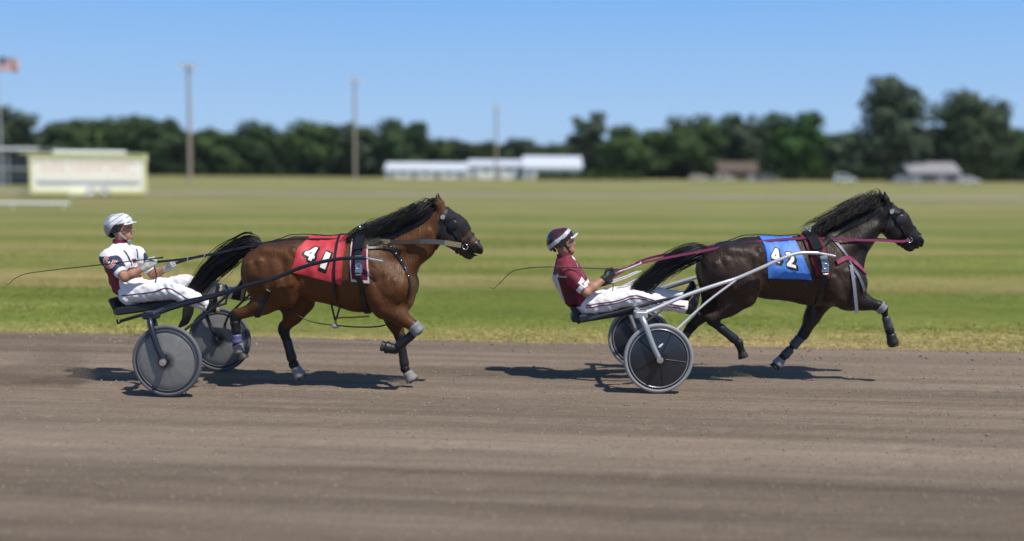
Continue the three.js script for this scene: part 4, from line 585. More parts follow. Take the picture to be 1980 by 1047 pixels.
harness(dark, {
  head: [-0.08, 0.06], tailX: 0.66, blinkM: std([0.03, 0.03, 0.034], 0.35),
  cloth: { color: '#457fd8', yBottom: 1.045, slant: -0.04, bl: 1.175, br: 1.62, tl: 1.12, tr: 1.45, ink: inkFor('4', '2'), label: 'blue number cloth with white numbers' },
  pad: { color: '#7c1a2a', trim: '#20151a', yBottom: 1.06, bl: 1.65, br: 1.80, tl: 1.535, tr: 1.73, yBuckle: 1.2 },
  breast: [[1.86, 1.225], [2.0, 1.265], [2.10, 1.2], [2.20, 1.10]], neckStrap: [[1.885, 1.43], [1.95, 1.34], [2.0, 1.27], [2.03, 1.2]], breastM: std([0.25, 0.04, 0.09], 0.5), neckM: std([0.16, 0.17, 0.22], 0.5),
});
{ // leg boots and hobbles of the bay
  const r = bay.root, GREYB = std([0.21, 0.22, 0.235], 0.5), PUR = std([0.12, 0.11, 0.28], 0.5), WB = std([0.24, 0.23, 0.235], 0.75), y = p => Q(p);
  part(r, 'knee_boot', bone(y([2.265, 0.625, 0.152]), y([2.335, 0.545, 0.15]), 0.066, 0.062), GREYB, 'grey knee boot'); part(r, 'tendon_boot', bone(y([2.28, 0.545, 0.148]), y([2.10, 0.385, 0.13]), 0.046, 0.052), LEATHER); part(r, 'bell_boot', bone(y([2.085, 0.375, 0.13]), y([1.985, 0.395, 0.13]), 0.05, 0.066), std([0.015, 0.015, 0.016], 0.5));
  part(r, 'hock_boot', bone(y([0.475, 0.63, 0.15]), y([0.486, 0.50, 0.142]), 0.056, 0.05), LEATHER); part(r, 'shin_boot', bone(y([0.486, 0.49, 0.142]), y([0.49, 0.40, 0.14]), 0.05, 0.054), PUR); part(r, 'ankle_boot', bone(y([0.49, 0.39, 0.14]), y([0.52, 0.30, 0.14]), 0.056, 0.055), WB);
  part(r, 'tendon_boot', bone(y([2.095, 0.38, -0.13]), y([2.13, 0.16, -0.12]), 0.046, 0.052), LEATHER); part(r, 'bell_boot', bone(y([2.15, 0.11, -0.12]), y([2.21, 0.025, -0.12]), 0.05, 0.072), WB); part(r, 'shin_boot', bone(y([0.91, 0.42, -0.13]), y([0.975, 0.19, -0.12]), 0.05, 0.054), LEATHER); part(r, 'bell_boot', bone(y([1.00, 0.13, -0.12]), y([1.06, 0.03, -0.12]), 0.052, 0.07), WB);
  // pacing hobbles
  const Y = std([0.35, 0.22, 0.03], 0.5);
  part(r, 'hobble', [tube([[1.45, 0.80, 0.13], [1.475, 0.70, 0.14], [1.49, 0.655, 0.15]].map(y), 0.010, 10, 8), tube([[1.535, 0.79, 0.13], [1.51, 0.70, 0.14], [1.495, 0.655, 0.15]].map(y), 0.010, 10, 8), tube([[1.50, 0.60, 0.15], [1.75, 0.592, 0.17], [1.96, 0.61, 0.19], [2.10, 0.66, 0.20]].map(y), 0.007, 16, 6), tube([[1.49, 0.6, 0.15], [1.25, 0.64, 0.18], [1.05, 0.74, 0.22], [0.95, 0.76, 0.25]].map(y), 0.006, 16, 6)], LEATHER);
  part(r, 'hobble_rod', [tube([[1.497, 0.60, 0.15], [1.50, 0.66, 0.15], [1.53, 0.675, 0.15], [1.68, 0.685, 0.16], [1.83, 0.70, 0.17]].map(y), 0.009, 24, 8)], Y); part(r, 'hobble_weight', new THREE.SphereGeometry(0.03, 16, 12).scale(1.25, 0.8, 1).translate(...y([1.492, 0.595, 0.15])), std([0.3, 0.32, 0.38], 0.4));
  const lp = []; for (let i = 0; i < 30; i++) { const a = i / 30 * Math.PI * 2, c = y([0.80, 0.83, 0.155]), u = V(0.50, 0.86, 0).normalize(); lp.push(bay.F.hit(V(...c), V(u.x * Math.cos(a), u.y * Math.cos(a), Math.sin(a)).normalize(), 0.21, 0.01)); } part(r, 'hobble_loop', ribbon(lp, 0.04, 0.006, true), LEATHER);
}
{ // leg boots of the dark horse, hanging strap
  const r = dark.root, GB = std([0.06, 0.065, 0.075], 0.32), LG = std([0.22, 0.23, 0.245], 0.5), y = p => Q(p);
  part(r, 'knee_boot', bone(y([2.345, 0.775, 0.168]), y([2.40, 0.725, 0.165]), 0.062, 0.058), LG, 'light grey knee boot'); part(r, 'tendon_boot', bone(y([2.425, 0.66, 0.16]), y([2.47, 0.53, 0.15]), 0.046, 0.054), GB); part(r, 'bell_boot', bone(y([2.487, 0.48, 0.15]), y([2.52, 0.37, 0.15]), 0.05, 0.066), std([0.02, 0.02, 0.02], 0.5));
  part(r, 'tendon_boot', bone(y([1.635, 0.395, -0.14]), y([1.55, 0.295, -0.135]), 0.058, 0.056), GB); part(r, 'ankle_boot', bone(y([1.535, 0.275, -0.135]), y([1.46, 0.195, -0.13]), 0.05, 0.056), GB); part(r, 'bell_boot', bone(y([1.44, 0.17, -0.13]), y([1.385, 0.10, -0.13]), 0.05, 0.068), LG); part(r, 'shin_boot', bone(y([0.70, 0.55, 0.145]), y([0.90, 0.39, 0.13]), 0.05, 0.052), std([0.012, 0.015, 0.022], 0.4)); part(r, 'shin_boot', bone(y([0.44, 0.45, -0.14]), y([0.31, 0.27, -0.13]), 0.05, 0.052), GB);
  part(r, 'tie_strap', ribbon([[2.015, 1.20, 0.262], [2.022, 1.09, 0.315], [2.04, 0.95, 0.33], [2.058, 0.82, 0.325], [2.077, 0.71, 0.31]].map(p => ({ p: V(...Q(p)), n: V(0, 0.15, 1).normalize() })), 0.034, 0.005), std([0.22, 0.23, 0.27], 0.5)); part(r, 'chest_strap', ribbon(smoothPath(dark.F, [[2.03, 1.2], [2.10, 1.06], [2.16, 0.93]], 14, 1, 0.01), 0.035, 0.005), std([0.10, 0.12, 0.17], 0.5));
}

// ---------------------------------------------------------------- sulkies
const discMap = (base, grime, amt) => { const t = dataTex(512, 256, (u, v) => { const q = Math.min(v, 1 - v) * 2, hub = sstep(0.42, 0.16, q), n = 0.5 * wrapN(u, v, 40, 12, 1) + 0.5 * wrapN(u, v, 120, 40, 2), mud = amt * sstep(0.15, 0.9, 0.5 + 0.5 * wrapN(u, v, 26, 5, 3)) * sstep(0.45, 1, q); return mix3(base.map(c => c * (1 - 0.55 * hub) * (1 + 0.07 * n)), grime, mud); }, true); return t; };
function sulky(side, label, o) {
  const T = TEAM[side], t = thing('sulky', label, 'sulky', T.pos, T.turn), R = 0.345, W = 0.70;
  for (const s of [1, -1]) {
    const w = new THREE.Group(); w.name = 'wheel'; w.position.set(0, R, W * s); t.add(w);
    part(w, 'tyre', new THREE.TorusGeometry(R - 0.021, 0.021, 14, 96), o.tyre);
    part(w, 'rim', [new THREE.LatheGeometry([[0.286, -0.014], [0.306, -0.017], [0.311, 0], [0.306, 0.017], [0.286, 0.014]].map(q => new THREE.Vector2(...q)), 96).rotateX(Math.PI / 2)], o.rim);
    part(w, 'rim_edge', [new THREE.TorusGeometry(0.288, 0.0055, 8, 96).translate(0, 0, 0.014), new THREE.TorusGeometry(0.288, 0.0055, 8, 96).translate(0, 0, -0.014)], o.edge);
    const prof = [[0.0, 0.044], [0.05, 0.042], [0.12, 0.032], [0.22, 0.018], [0.288, 0.009], [0.288, -0.009], [0.22, -0.018], [0.12, -0.032], [0.05, -0.042], [0.0, -0.044]].map(q => new THREE.Vector2(...q)); part(w, 'disc', new THREE.LatheGeometry(prof, 72).rotateX(Math.PI / 2), o.disc);
    for (let i = 0; i < o.ribs; i++) { const a = i / 5 * Math.PI * 2 + o.spoke; part(w, 'spoke_rib', [rod([Math.cos(a) * 0.06, Math.sin(a) * 0.06, 0.036], [Math.cos(a) * 0.28, Math.sin(a) * 0.28, 0.007], 0.009, 0.006, 8), rod([Math.cos(a) * 0.06, Math.sin(a) * 0.06, -0.036], [Math.cos(a) * 0.28, Math.sin(a) * 0.28, -0.007], 0.009, 0.006, 8)], o.rib); }
    part(w, 'hub', [new THREE.CylinderGeometry(0.036, 0.046, 0.11, 24).rotateX(Math.PI / 2), new THREE.CylinderGeometry(0.075, 0.088, 0.076, 32).rotateX(Math.PI / 2)], o.hub);
    const zo = 0.765 * s, zi = 0.625 * s, fork = part(t, 'fork', [tube([[0.0, R, zo], [-0.06, R + 0.12, zo], [-0.15, 0.70, 0.72 * s], [-0.175, 0.755, 0.665 * s]], 0.027, 20, 10, 0.031).scale(1, 1, 1), tube([[0.0, R, zi], [-0.06, R + 0.12, zi], [-0.15, 0.70, 0.62 * s], [-0.175, 0.755, 0.61 * s]], 0.018, 20, 10, 0.022)], o.fork);
    part(fork, 'bracket', [rbox(0.13, 0.075, 0.15, 0.02, -0.175, 0.77, 0.635 * s)], o.fork); part(fork, 'axle_nut', [new THREE.CylinderGeometry(0.033, 0.033, 0.03, 20).rotateX(Math.PI / 2).translate(0, R, 0.795 * s), new THREE.CylinderGeometry(0.018, 0.018, 0.03, 6).rotateX(Math.PI / 2).translate(0, R, 0.815 * s)], CHROME);
    part(t, 'shaft', [tube([[-0.17, 0.765, 0.60 * s], ...o.shaft.map(([x, y, z]) => [x, y + Y0, z * s])], 0.0215, 70, 12, 0.017)], o.shaftM);
    const e = o.shaft[o.shaft.length - 1], tip = []; for (let i = 0; i < 7; i++) tip.push(new THREE.CylinderGeometry(0.015, 0.010, 0.02, 10).rotateZ(Math.PI / 2).translate(e[0] + 0.01 + i * 0.024, e[1] + Y0 - 0.004 * i, e[2] * s)); tip.push(rod([e[0], e[1] + Y0, e[2] * s], [e[0] + 0.18, e[1] + Y0 - 0.028, e[2] * s], 0.009, 0.006)); part(t, 'shaft_tip', tip, o.tip);
    part(t, 'stay', [tube(o.stay.map(([x, y, z]) => [x, y + Y0, z * s]), 0.0125, 36, 10)], o.shaftM);
    part(t, 'seat_rail', [tube([[-0.70, 0.600, 0.16], [-0.52, 0.655, 0.20], [-0.36, 0.70, 0.25], [-0.17, 0.765, 0.33], [0.05, 0.835, 0.38], [0.30, 0.895, 0.44], [0.5, 0.955, 0.455]].map(([x, y, z]) => [x, y + Y0, z * s]), 0.017, 40, 10)], o.rail);
    // foot rest on the shaft
    const f = o.foot[s > 0 ? 0 : 1]; part(t, 'foot_rest', [rod([f[0] + 0.03, f[1] - 0.06 + Y0, (f[2] - 0.07) * s], [f[0] + 0.03, f[1] - 0.06 + Y0, 0.46 * s], 0.012), tube([[f[0] + 0.03, f[1] - 0.06 + Y0, (f[2] - 0.07) * s], [f[0] + 0.05, f[1] + 0.06 + Y0, (f[2] - 0.07) * s], [f[0] + 0.05, f[1] + 0.13 + Y0, (f[2] - 0.02) * s]], 0.010, 12, 8)], o.rail);
  }
  part(t, 'arch', [tube([[-0.175, 0.77, 0.60], [-0.175, 0.785, 0.3], [-0.175, 0.785, -0.3], [-0.175, 0.77, -0.60]], 0.028, 24, 12)], o.fork);
  const s = new THREE.Shape([[-0.30, -0.17], [0.24, -0.10], [0.28, 0], [0.24, 0.10], [-0.30, 0.17], [-0.36, 0.09], [-0.36, -0.09]].map(q => new THREE.Vector2(...q)));
  const seat = part(t, 'seat', new THREE.ExtrudeGeometry(s, { depth: 0.045, bevelEnabled: true, bevelSize: 0.03, bevelThickness: 0.02, bevelSegments: 4 }).rotateX(-Math.PI / 2).rotateZ(0.14).translate(-0.42, 0.685 + o.seatDy, 0), o.seatM);
  part(seat, 'seat_back', rbox(0.05, 0.12, 0.36, 0.02, 0, 0, 0).rotateZ(0.45).translate(-0.785, 0.735 + o.seatDy, 0), o.seatM);
  part(t, 'seat_frame', [rod([-0.70, 0.64, 0.16], [-0.70, 0.64, -0.16], 0.014), rod([-0.45, 0.70, 0.21], [-0.45, 0.70, -0.21], 0.014), tube([[-0.70, 0.64, 0.13], [-0.745, 0.61, 0.13], [-0.755, 0.645, 0.13]], 0.009, 8, 6)], o.rail);
  if (o.flap) part(t, 'mud_flap', ribbon([[-0.02, 0.80, 0.1], [-0.03, 0.70, 0.1], [-0.08, 0.60, 0.1], [-0.18, 0.54, 0.1], [-0.27, 0.53, 0.1]].map(p => ({ p: V(...p), n: V(0.7, 0.7, 0) })), 0.26, 0.012), LEATHER);
  return t;
}
const SHAFT_L = [[-0.05, 0.775, 0.54], [0.40, 0.908, 0.47], [0.72, 1.014, 0.45], [0.966, 1.082, 0.425], [1.216, 1.185, 0.40], [1.45, 1.25, 0.385], [1.62, 1.278, 0.375], [1.85, 1.285, 0.37]];
sulky('left', 'black racing sulky with grey disc wheels, behind the bay horse', {
  tyre: std([0.12, 0.125, 0.14], 0.6), rim: std([0.045, 0.05, 0.065], 0.4), edge: std([0.10, 0.11, 0.13], 0.4), disc: new THREE.MeshPhysicalMaterial({ map: discMap([0.5, 0.5, 0.495], [0.44, 0.41, 0.37], 0.5), roughness: 0.5 }), rib: std([0.17, 0.17, 0.17], 0.5), hub: std([0.03, 0.03, 0.035], 0.35, 0.2), spoke: 0.4, ribs: 0,
  fork: NAVY, shaftM: std([0.012, 0.016, 0.024], 0.32), rail: LEATHER, seatM: std([0.016, 0.017, 0.02], 0.5), tip: CHROME, shaft: SHAFT_L, stay: [[0.0, 0.345, 0.74], [0.134, 0.576, 0.62], [0.278, 0.70, 0.52], [0.55, 0.945, 0.465]], seatDy: 0.075, foot: [[0.335, 0.85, 0.17], [0.45, 0.86, 0.17]], flap: true,
});
sulky('right', 'silver racing sulky with dark disc wheels and pale tyres, behind the dark horse', {
  tyre: std([0.30, 0.30, 0.31], 0.65), rim: std([0.035, 0.04, 0.05], 0.4), edge: std([0.42, 0.43, 0.45], 0.3, 0.5), disc: new THREE.MeshPhysicalMaterial({ map: discMap([0.15, 0.165, 0.195], [0.3, 0.27, 0.24], 0.35), roughness: 0.32, clearcoat: 0.5, clearcoatRoughness: 0.15 }), rib: std([0.012, 0.014, 0.02], 0.35), hub: std([0.015, 0.015, 0.018], 0.35, 0.2), spoke: -0.14, ribs: 5,
  fork: std([0.50, 0.51, 0.53], 0.32, 0.55), shaftM: std([0.66, 0.66, 0.68], 0.3, 0.45), rail: std([0.05, 0.052, 0.058], 0.45), seatM: std([0.014, 0.018, 0.03], 0.45), tip: std([0.8, 0.8, 0.8], 0.35, 0.3), shaft: [[-0.05, 0.765, 0.57], [0.307, 0.909, 0.50], [0.681, 1.03, 0.45], [0.80, 1.065, 0.43], [1.05, 1.17, 0.41], [1.26, 1.262, 0.395], [1.40, 1.312, 0.38], [1.50, 1.326, 0.375], [1.64, 1.323, 0.372]], stay: [[0.0, 0.42, 0.735], [0.222, 0.61, 0.62], [0.5, 0.84, 0.52], [0.80, 1.05, 0.435]], seatDy: 0.0, foot: [[0.42, 0.77, 0.15], [0.45, 0.82, 0.15]],
});

// ---------------------------------------------------------------- drivers
const SKIN = [0.44, 0.225, 0.15];
function handField(w, dir, grip, palm, r = 1) {             // five separate fingers curled round a rein
  const X = V(...dir).normalize(), G = V(...grip).addScaledVector(X, -V(...grip).dot(X)).normalize(), P = V(...palm); P.addScaledVector(X, -P.dot(X)).addScaledVector(G, -P.dot(G)).normalize();
  const at = (a, b, c) => V(...w).addScaledVector(X, a).addScaledVector(G, b).addScaledVector(P, c).toArray(), c = at(0.06, 0, 0.015), F = new Field(c.map(v => v - 0.13), c.map(v => v + 0.13), 0.004);
  F.add(at(-0.045, 0, 0), at(0.005, 0, 0), 0.031 * r, 0.030 * r, { k: 0.02 });
  for (const g of [-0.030, -0.010, 0.011, 0.030]) F.add(at(0.005, g * 0.7, 0), at(0.082, g, 0.002), 0.0165 * r, 0.0135 * r, { k: 0.012 });
  [[-0.032, 0.86, 0.0098], [-0.0105, 0.97, 0.0105], [0.0115, 1.0, 0.0108], [0.033, 0.94, 0.0104]].forEach(([g, l, q]) => { const p = [at(0.082, g, 0.002), at(0.082 + 0.026 * l, g, 0.026 * l + 0.004), at(0.082 + 0.002 * l, g * 0.98, 0.054 * l), at(0.082 - 0.025 * l, g * 0.96, 0.047 * l)]; for (let i = 0; i < 3; i++) F.add(p[i], p[i + 1], (q + 0.001) * r, (q - 0.0004 * i) * r, { k: 0.005 }); });
  F.add(at(0.012, 0.028, 0.008), at(0.046, 0.047, 0.022), 0.0165 * r, 0.0135 * r, { k: 0.014 }).add(at(0.046, 0.047, 0.022), at(0.074, 0.046, 0.044), 0.0128 * r, 0.0115 * r, { k: 0.006 }).add(at(0.074, 0.046, 0.044), at(0.088, 0.030, 0.058), 0.0115 * r, 0.0095 * r, { k: 0.005 });
  return { F, grip: at(0.07, 0, 0.032), X, G, P };
}
function driver(side, o) {
  const T = TEAM[side], root = thing('person', o.label, 'person', T.pos, T.turn), J = {}; for (const [k, p] of Object.entries(o.J)) J[k] = Q(p);
  const mid = (a, b, t) => a.map((v, c) => lerp(v, b[c], t)), [hx, hy] = J.head, hd = (x, y, z) => { const c = Math.cos(o.pitch), s = Math.sin(o.pitch); return [hx + x * c - y * s, hy + x * s + y * c, z]; };
  const lo = [-1.2, 0.5, -0.42], hi = [0.65, 1.75, 0.42];
  // the body under the clothes, head with a finer grid
  const Bf = new Field(lo, hi, 0.009);
  const torso = (F, g, k) => { F.add(J.pelvis, J.waist, 0.125 + g, 0.115 + g, { sz: 1.28, k }).add(J.waist, J.chest, 0.115 + g, 0.128 + g, { sz: 1.25, k }).add(J.chest, mid(J.chest, J.neck, 0.55), 0.128 + g, 0.075 + g, { sz: 1.5, k }); for (const s of ['N', 'F']) F.add(mid(J.chest, J.neck, 0.55), J['sh' + s], 0.075 + g, 0.062 + g, { k }); return F; };
  torso(Bf, 0, 0.05); Bf.add(mid(J.chest, J.neck, 0.6), J.neck, 0.068, 0.055, { k: 0.04 }).add(J.neck, hd(-0.012, -0.05, 0), 0.055, 0.056, { k: 0.03 });
  for (const s of ['N', 'F']) Bf.add(J['sh' + s], J['el' + s], 0.052, 0.041, { k: 0.03 }).add(J['el' + s], mid(J['el' + s], J['wr' + s], 0.35), 0.041, 0.044, { k: 0.02 }).add(mid(J['el' + s], J['wr' + s], 0.35), J['wr' + s], 0.044, 0.027, { k: 0.02 }).add(J['wr' + s], mid(J['wr' + s], J['ha' + s], 0.5), 0.026, 0.018, { k: 0.02 }).add(J['hip' + s], J['kn' + s], 0.085, 0.06, { k: 0.04 }).add(J['kn' + s], J['an' + s], 0.058, 0.04, { k: 0.03 }).add(J['an' + s], J['to' + s], 0.035, 0.025, { k: 0.02 });
  const H = new Field([hx - 0.16, hy - 0.19, -0.13], [hx + 0.19, hy + 0.14, 0.13], 0.004);
  H.add(hd(-0.025, 0.02, 0), hd(0.03, 0.025, 0), 0.088, 0.084, { sz: 0.86, k: 0.03 }).add(hd(0.03, 0.0, 0), hd(0.055, -0.075, 0), 0.072, 0.05, { sz: 0.88, k: 0.03 }).add(hd(0.02, -0.07, 0), hd(0.072, -0.105, 0), 0.05, 0.03, { sz: 1.1, k: 0.03 }).add(hd(0.083, -0.112, 0), hd(0.088, -0.108, 0), 0.02, 0.018, { k: 0.02 });
  H.add(hd(0.096, 0.012, 0), hd(0.118, -0.038, 0), 0.011, 0.0145, { k: 0.014 }).both(hd(0.108, -0.044, 0.010), hd(0.106, -0.045, 0.012), 0.0085, 0.008, { k: 0.008 }).add(hd(0.098, 0.026, 0.025), hd(0.098, 0.026, -0.025), 0.012, 0.012, { k: 0.02 }).both(hd(0.093, 0.005, 0.032), hd(0.094, 0.005, 0.034), 0.013, 0.013, { k: 0.012, cut: true }).both(hd(0.088, 0.006, 0.032), hd(0.088, 0.006, 0.033), 0.0125, 0.0125, { k: 0.004 });
  H.add(hd(0.094, -0.071, 0.016), hd(0.094, -0.071, -0.016), 0.0085, 0.0085, { k: 0.008 }).add(hd(0.091, -0.083, 0.014), hd(0.091, -0.083, -0.014), 0.009, 0.009, { k: 0.008 }).add(hd(0.104, -0.0775, 0.02), hd(0.104, -0.0775, -0.02), 0.004, 0.004, { k: 0.005, cut: true }).both(hd(0.05, -0.04, 0.045), hd(0.062, -0.03, 0.045), 0.028, 0.025, { k: 0.02 });
  H.both(hd(-0.002, 0.012, 0.079), hd(-0.008, -0.03, 0.077), 0.017, 0.011, { sz: 0.55, k: 0.008 }).both(hd(0.006, -0.005, 0.09), hd(0.004, -0.018, 0.09), 0.008, 0.006, { k: 0.006, cut: true }).add(J.neck, hd(-0.012, -0.05, 0), 0.055, 0.056, { k: 0.03 });
  const skinC = (x, y, z) => { const n = 1 + 0.06 * noise(x * 40, y * 40, z * 40); let c = SKIN.map(v => v * n); const m = hd(0.1, -0.078, 0), d = Math.hypot(x - m[0], y - m[1]); if (d < 0.018 && Math.abs(z) < 0.025) c = mix3(c, [0.36, 0.13, 0.10], 0.6); return c; };
  const hairC = (x, y, z) => { const b = hd(-0.02, 0, 0); return y > hd(0, 0.045, 0)[1] || x < b[0] - 0.045 && y > hd(0, -0.075, 0)[1] ? [0.018, 0.012, 0.01] : skinC(x, y, z); };
  const skinM = vcol(0.5, { specularIntensity: 0.6 });
  part(root, 'body', concat([Bf.mesh(skinC, 2), H.mesh(hairC, 1)]), skinM);
  // jersey over torso, sleeves with flat hems
  const cloth = (x, y, z) => 0.0065 * noise(x * 13 + y * 10, y * 17 - x * 9, z * 9) + 0.0035 * noise(x * 34, y * 38, z * 24);
  const S = new Field(lo, hi, 0.0075); torso(S, 0.019, 0.05); S.add(mid(J.chest, J.neck, 0.6), mid(J.chest, J.neck, 0.95), 0.085, 0.068, { k: 0.04 });
  S.clip((d, x, y, z) => Math.max(d + cloth(x, y, z) * 1.4, (J.pelvis[1] + 0.01 + (x - J.pelvis[0]) * 0.3) - y));
  for (const s of ['N', 'F']) S.add(J['sh' + s], mid(J['sh' + s], J['el' + s], 0.1), 0.078, 0.076, { k: 0.045 }).add(mid(J['sh' + s], J['el' + s], 0.02), mid(J['sh' + s], J['el' + s], o.sleeve), 0.077, 0.062, { k: 0.03, cap: true });
  S.clip((d, x, y, z) => d + 0.7 * cloth(x + 3, y, z));
  const along = (x, y, z, s) => { const a = J['sh' + s], b = J['el' + s], u = b.map((v, i) => v - a[i]), L = u[0] ** 2 + u[1] ** 2 + u[2] ** 2, t = ((x - a[0]) * u[0] + (y - a[1]) * u[1] + (z - a[2]) * u[2]) / L, r = Math.hypot(x - a[0] - u[0] * t, y - a[1] - u[1] * t, z - a[2] - u[2] * t); return [t, r]; };
  part(root, 'jersey', S.mesh((x, y, z, nx, ny, nz) => o.jersey(x, y, z, along(x, y, z, z > 0 ? 'N' : 'F'), J, nx, ny), 2), vcol(0.72));
  // collar
  const cs = F => { const a = mid(J.chest, J.neck, 0.85), b = hd(-0.012, -0.05, 0), ax = V(b[0] - a[0], b[1] - a[1], 0).normalize(), u = V(ax.y, -ax.x, 0), out = []; for (let i = 0; i < 36; i++) { const t = i / 36 * Math.PI * 2, n = u.clone().multiplyScalar(Math.cos(t)).add(V(0, 0, Math.sin(t))); out.push({ p: V(...mid(a, b, 0.36)).addScaledVector(n, 0.069), n }); } return ribbon(out, 0.048, 0.005, true); };
  part(root, 'collar', cs(), std(o.collar, 0.7));
  // trousers
  const Tr = new Field(lo, hi, 0.0075);
  Tr.add(J.pelvis, mid(J.pelvis, J.waist, 0.55), 0.139, 0.128, { sz: 1.28, k: 0.05 });
  for (const s of ['N', 'F']) Tr.add(J['hip' + s], mid(J['hip' + s], J['kn' + s], 0.5), 0.108, 0.094, { k: 0.06 }).add(mid(J['hip' + s], J['kn' + s], 0.5), J['kn' + s], 0.094, 0.079, { k: 0.04 }).add(J['kn' + s], mid(J['kn' + s], J['an' + s], 0.4), 0.079, 0.076, { k: 0.04 }).add(mid(J['kn' + s], J['an' + s], 0.35), mid(J['kn' + s], J['an' + s], 0.98), 0.077, 0.062, { k: 0.02, cap: true });
  Tr.clip((d, x, y, z) => Math.max(d + cloth(x, y + 2, z) * 1.8 + 0.005 * Math.sin(x * 55 + y * 40 + 3 * noise(x * 8, y * 8, z * 8)) * sstep(0.16, 0.02, Math.min(Math.hypot(x - J.knN[0], y - J.knN[1]), Math.hypot(x - J.hipN[0], y - J.hipN[1]))), y - (J.waist[1] - 0.02 + Math.max(0, x - J.waist[0]) * 0.25)));
  const tr = part(root, 'trousers', Tr.mesh(null, 2), new THREE.MeshPhysicalMaterial({ color: lin(0.80, 0.80, 0.81), roughness: 0.6, sheen: 0.3, sheenRoughness: 0.5 }));
  for (const [s, sg] of [['N', 1], ['F', -1]]) for (const dy of o.piping) { // side piping
    const pts = [J['hip' + s], mid(J['hip' + s], J['kn' + s], 0.33), mid(J['hip' + s], J['kn' + s], 0.66), J['kn' + s], mid(J['kn' + s], J['an' + s], 0.5), mid(J['kn' + s], J['an' + s], 0.94)].map((p, i) => [p[0] - (i ? 0 : 0.05), p[1] - Y0 + dy + (i === 3 ? 0.02 : i === 0 ? -0.005 : 0)]), c = new THREE.CatmullRomCurve3(pts.map(([x, y]) => V(x, y + Y0, 0))), out = []; for (let i = 0; i <= 60; i++) { const p = c.getPointAt(i / 60); out.push(Tr.hit(V(p.x, p.y, J['kn' + s][2] * 0.5), V(0, 0, sg), 0.4, 0.002)); } part(tr, 'piping', ribbon(out, 0.011, 0.0022), std(o.pipeC, 0.6)); }
  // boots, gloves
  for (const s of ['N', 'F']) {
    const a = J['an' + s], e = J['he' + s], q = J['to' + s], B = new Field([a[0] - 0.2, a[1] - 0.25, a[2] - 0.15], [a[0] + 0.35, a[1] + 0.4, a[2] + 0.15], 0.006), kn = J['kn' + s], up = mid(a, kn, 0.22), ft = V(...q).sub(V(...e)), sole = V(ft.y, -ft.x, 0).normalize();
    B.add(up, a, 0.054, 0.05, { k: 0.03, cap: false }).add(a, e, 0.048, 0.036, { k: 0.03 }).add(mid(e, q, 0.1), mid(e, q, 0.55), 0.036, 0.043, { k: 0.03 }).add(mid(e, q, 0.55), q, 0.043, 0.030, { sz: 1.1, k: 0.02 }).add(a, mid(e, q, 0.5), 0.046, 0.036, { k: 0.04 });
    B.clip((d, x, y, z) => Math.max(d, (x - e[0]) * sole.x + (y - e[1]) * sole.y - 0.033));
    part(root, 'boot', B.mesh((x, y) => (x - e[0]) * sole.x + (y - e[1]) * sole.y > 0.016 ? o.sole : o.boot, 1), vcol(0.4));
    const w = J['wr' + s], h = V(...J['ha' + s]).sub(V(...w)).normalize().toArray(), hf = handField(w, h, [-h[1] * 0.5, 1, 0], [0, -0.15, s === 'N' ? -1 : 1], o.gloveR);
    part(root, 'glove', hf.F.mesh(null, 1), std(o.glove, 0.6)); o['grip' + s] = hf.grip;
  }
  // helmet, visor, harness, glasses
  const Hm = new Field([hx - 0.19, hy - 0.15, -0.16], [hx + 0.19, hy + 0.18, 0.16], 0.0055);
  Hm.add(hd(-0.045, 0.028, 0), hd(0.018, 0.034, 0), 0.118, 0.113, { sz: 0.93, k: 0.03 }).add(hd(-0.065, -0.02, 0), hd(-0.05, 0.0, 0), 0.094, 0.1, { sz: 0.95, k: 0.04 });
  Hm.clip((d, x, y, z) => { const c = Math.cos(o.pitch), s = Math.sin(o.pitch), u = (x - hx) * c + (y - hy) * s, v = -(x - hx) * s + (y - hy) * c; return Math.max(d, (u > -0.02 ? 0.030 + (u + 0.02) * 0.10 : 0.030 + (u + 0.02) * 0.95) - v); });
  for (const z of [0, 0.035, -0.035]) if (o.vents) Hm.add(hd(-0.14, 0.09, z * 1.5), hd(0.10, 0.14, z * 1.5), 0.012, 0.012, { sz: 0.6, k: 0.012, cut: true });
  const loc = (x, y) => { const c = Math.cos(o.pitch), s = Math.sin(o.pitch); return [(x - hx) * c + (y - hy) * s, -(x - hx) * s + (y - hy) * c]; };
  const hm = part(root, 'helmet', Hm.mesh((x, y, z) => o.helmet(...loc(x, y), z), 1), vcol(0.22, { clearcoat: 0.6, clearcoatRoughness: 0.12 }));
  const vs = new THREE.Shape(); vs.moveTo(0.02, -0.088); vs.quadraticCurveTo(0.075, -0.085, 0.092, 0); vs.quadraticCurveTo(0.075, 0.085, 0.02, 0.088); vs.quadraticCurveTo(0.048, 0, 0.02, -0.088);
  const vg = new THREE.ExtrudeGeometry(vs, { depth: 0.004, bevelEnabled: true, bevelSize: 0.003, bevelThickness: 0.003, bevelSegments: 2, curveSegments: 20 }).rotateX(-Math.PI / 2), vp = vg.attributes.position; for (let i = 0; i < vp.count; i++) vp.setY(i, vp.getY(i) - vp.getZ(i) ** 2 * 3.2 - (vp.getX(i) - 0.02) * o.visorDrop); vg.computeVertexNormals();
  part(hm, 'visor', vg.scale(1.15, 1, 1.1).rotateZ(o.pitch).translate(...hd(0.062, 0.052, 0)), std(o.visor, 0.3));
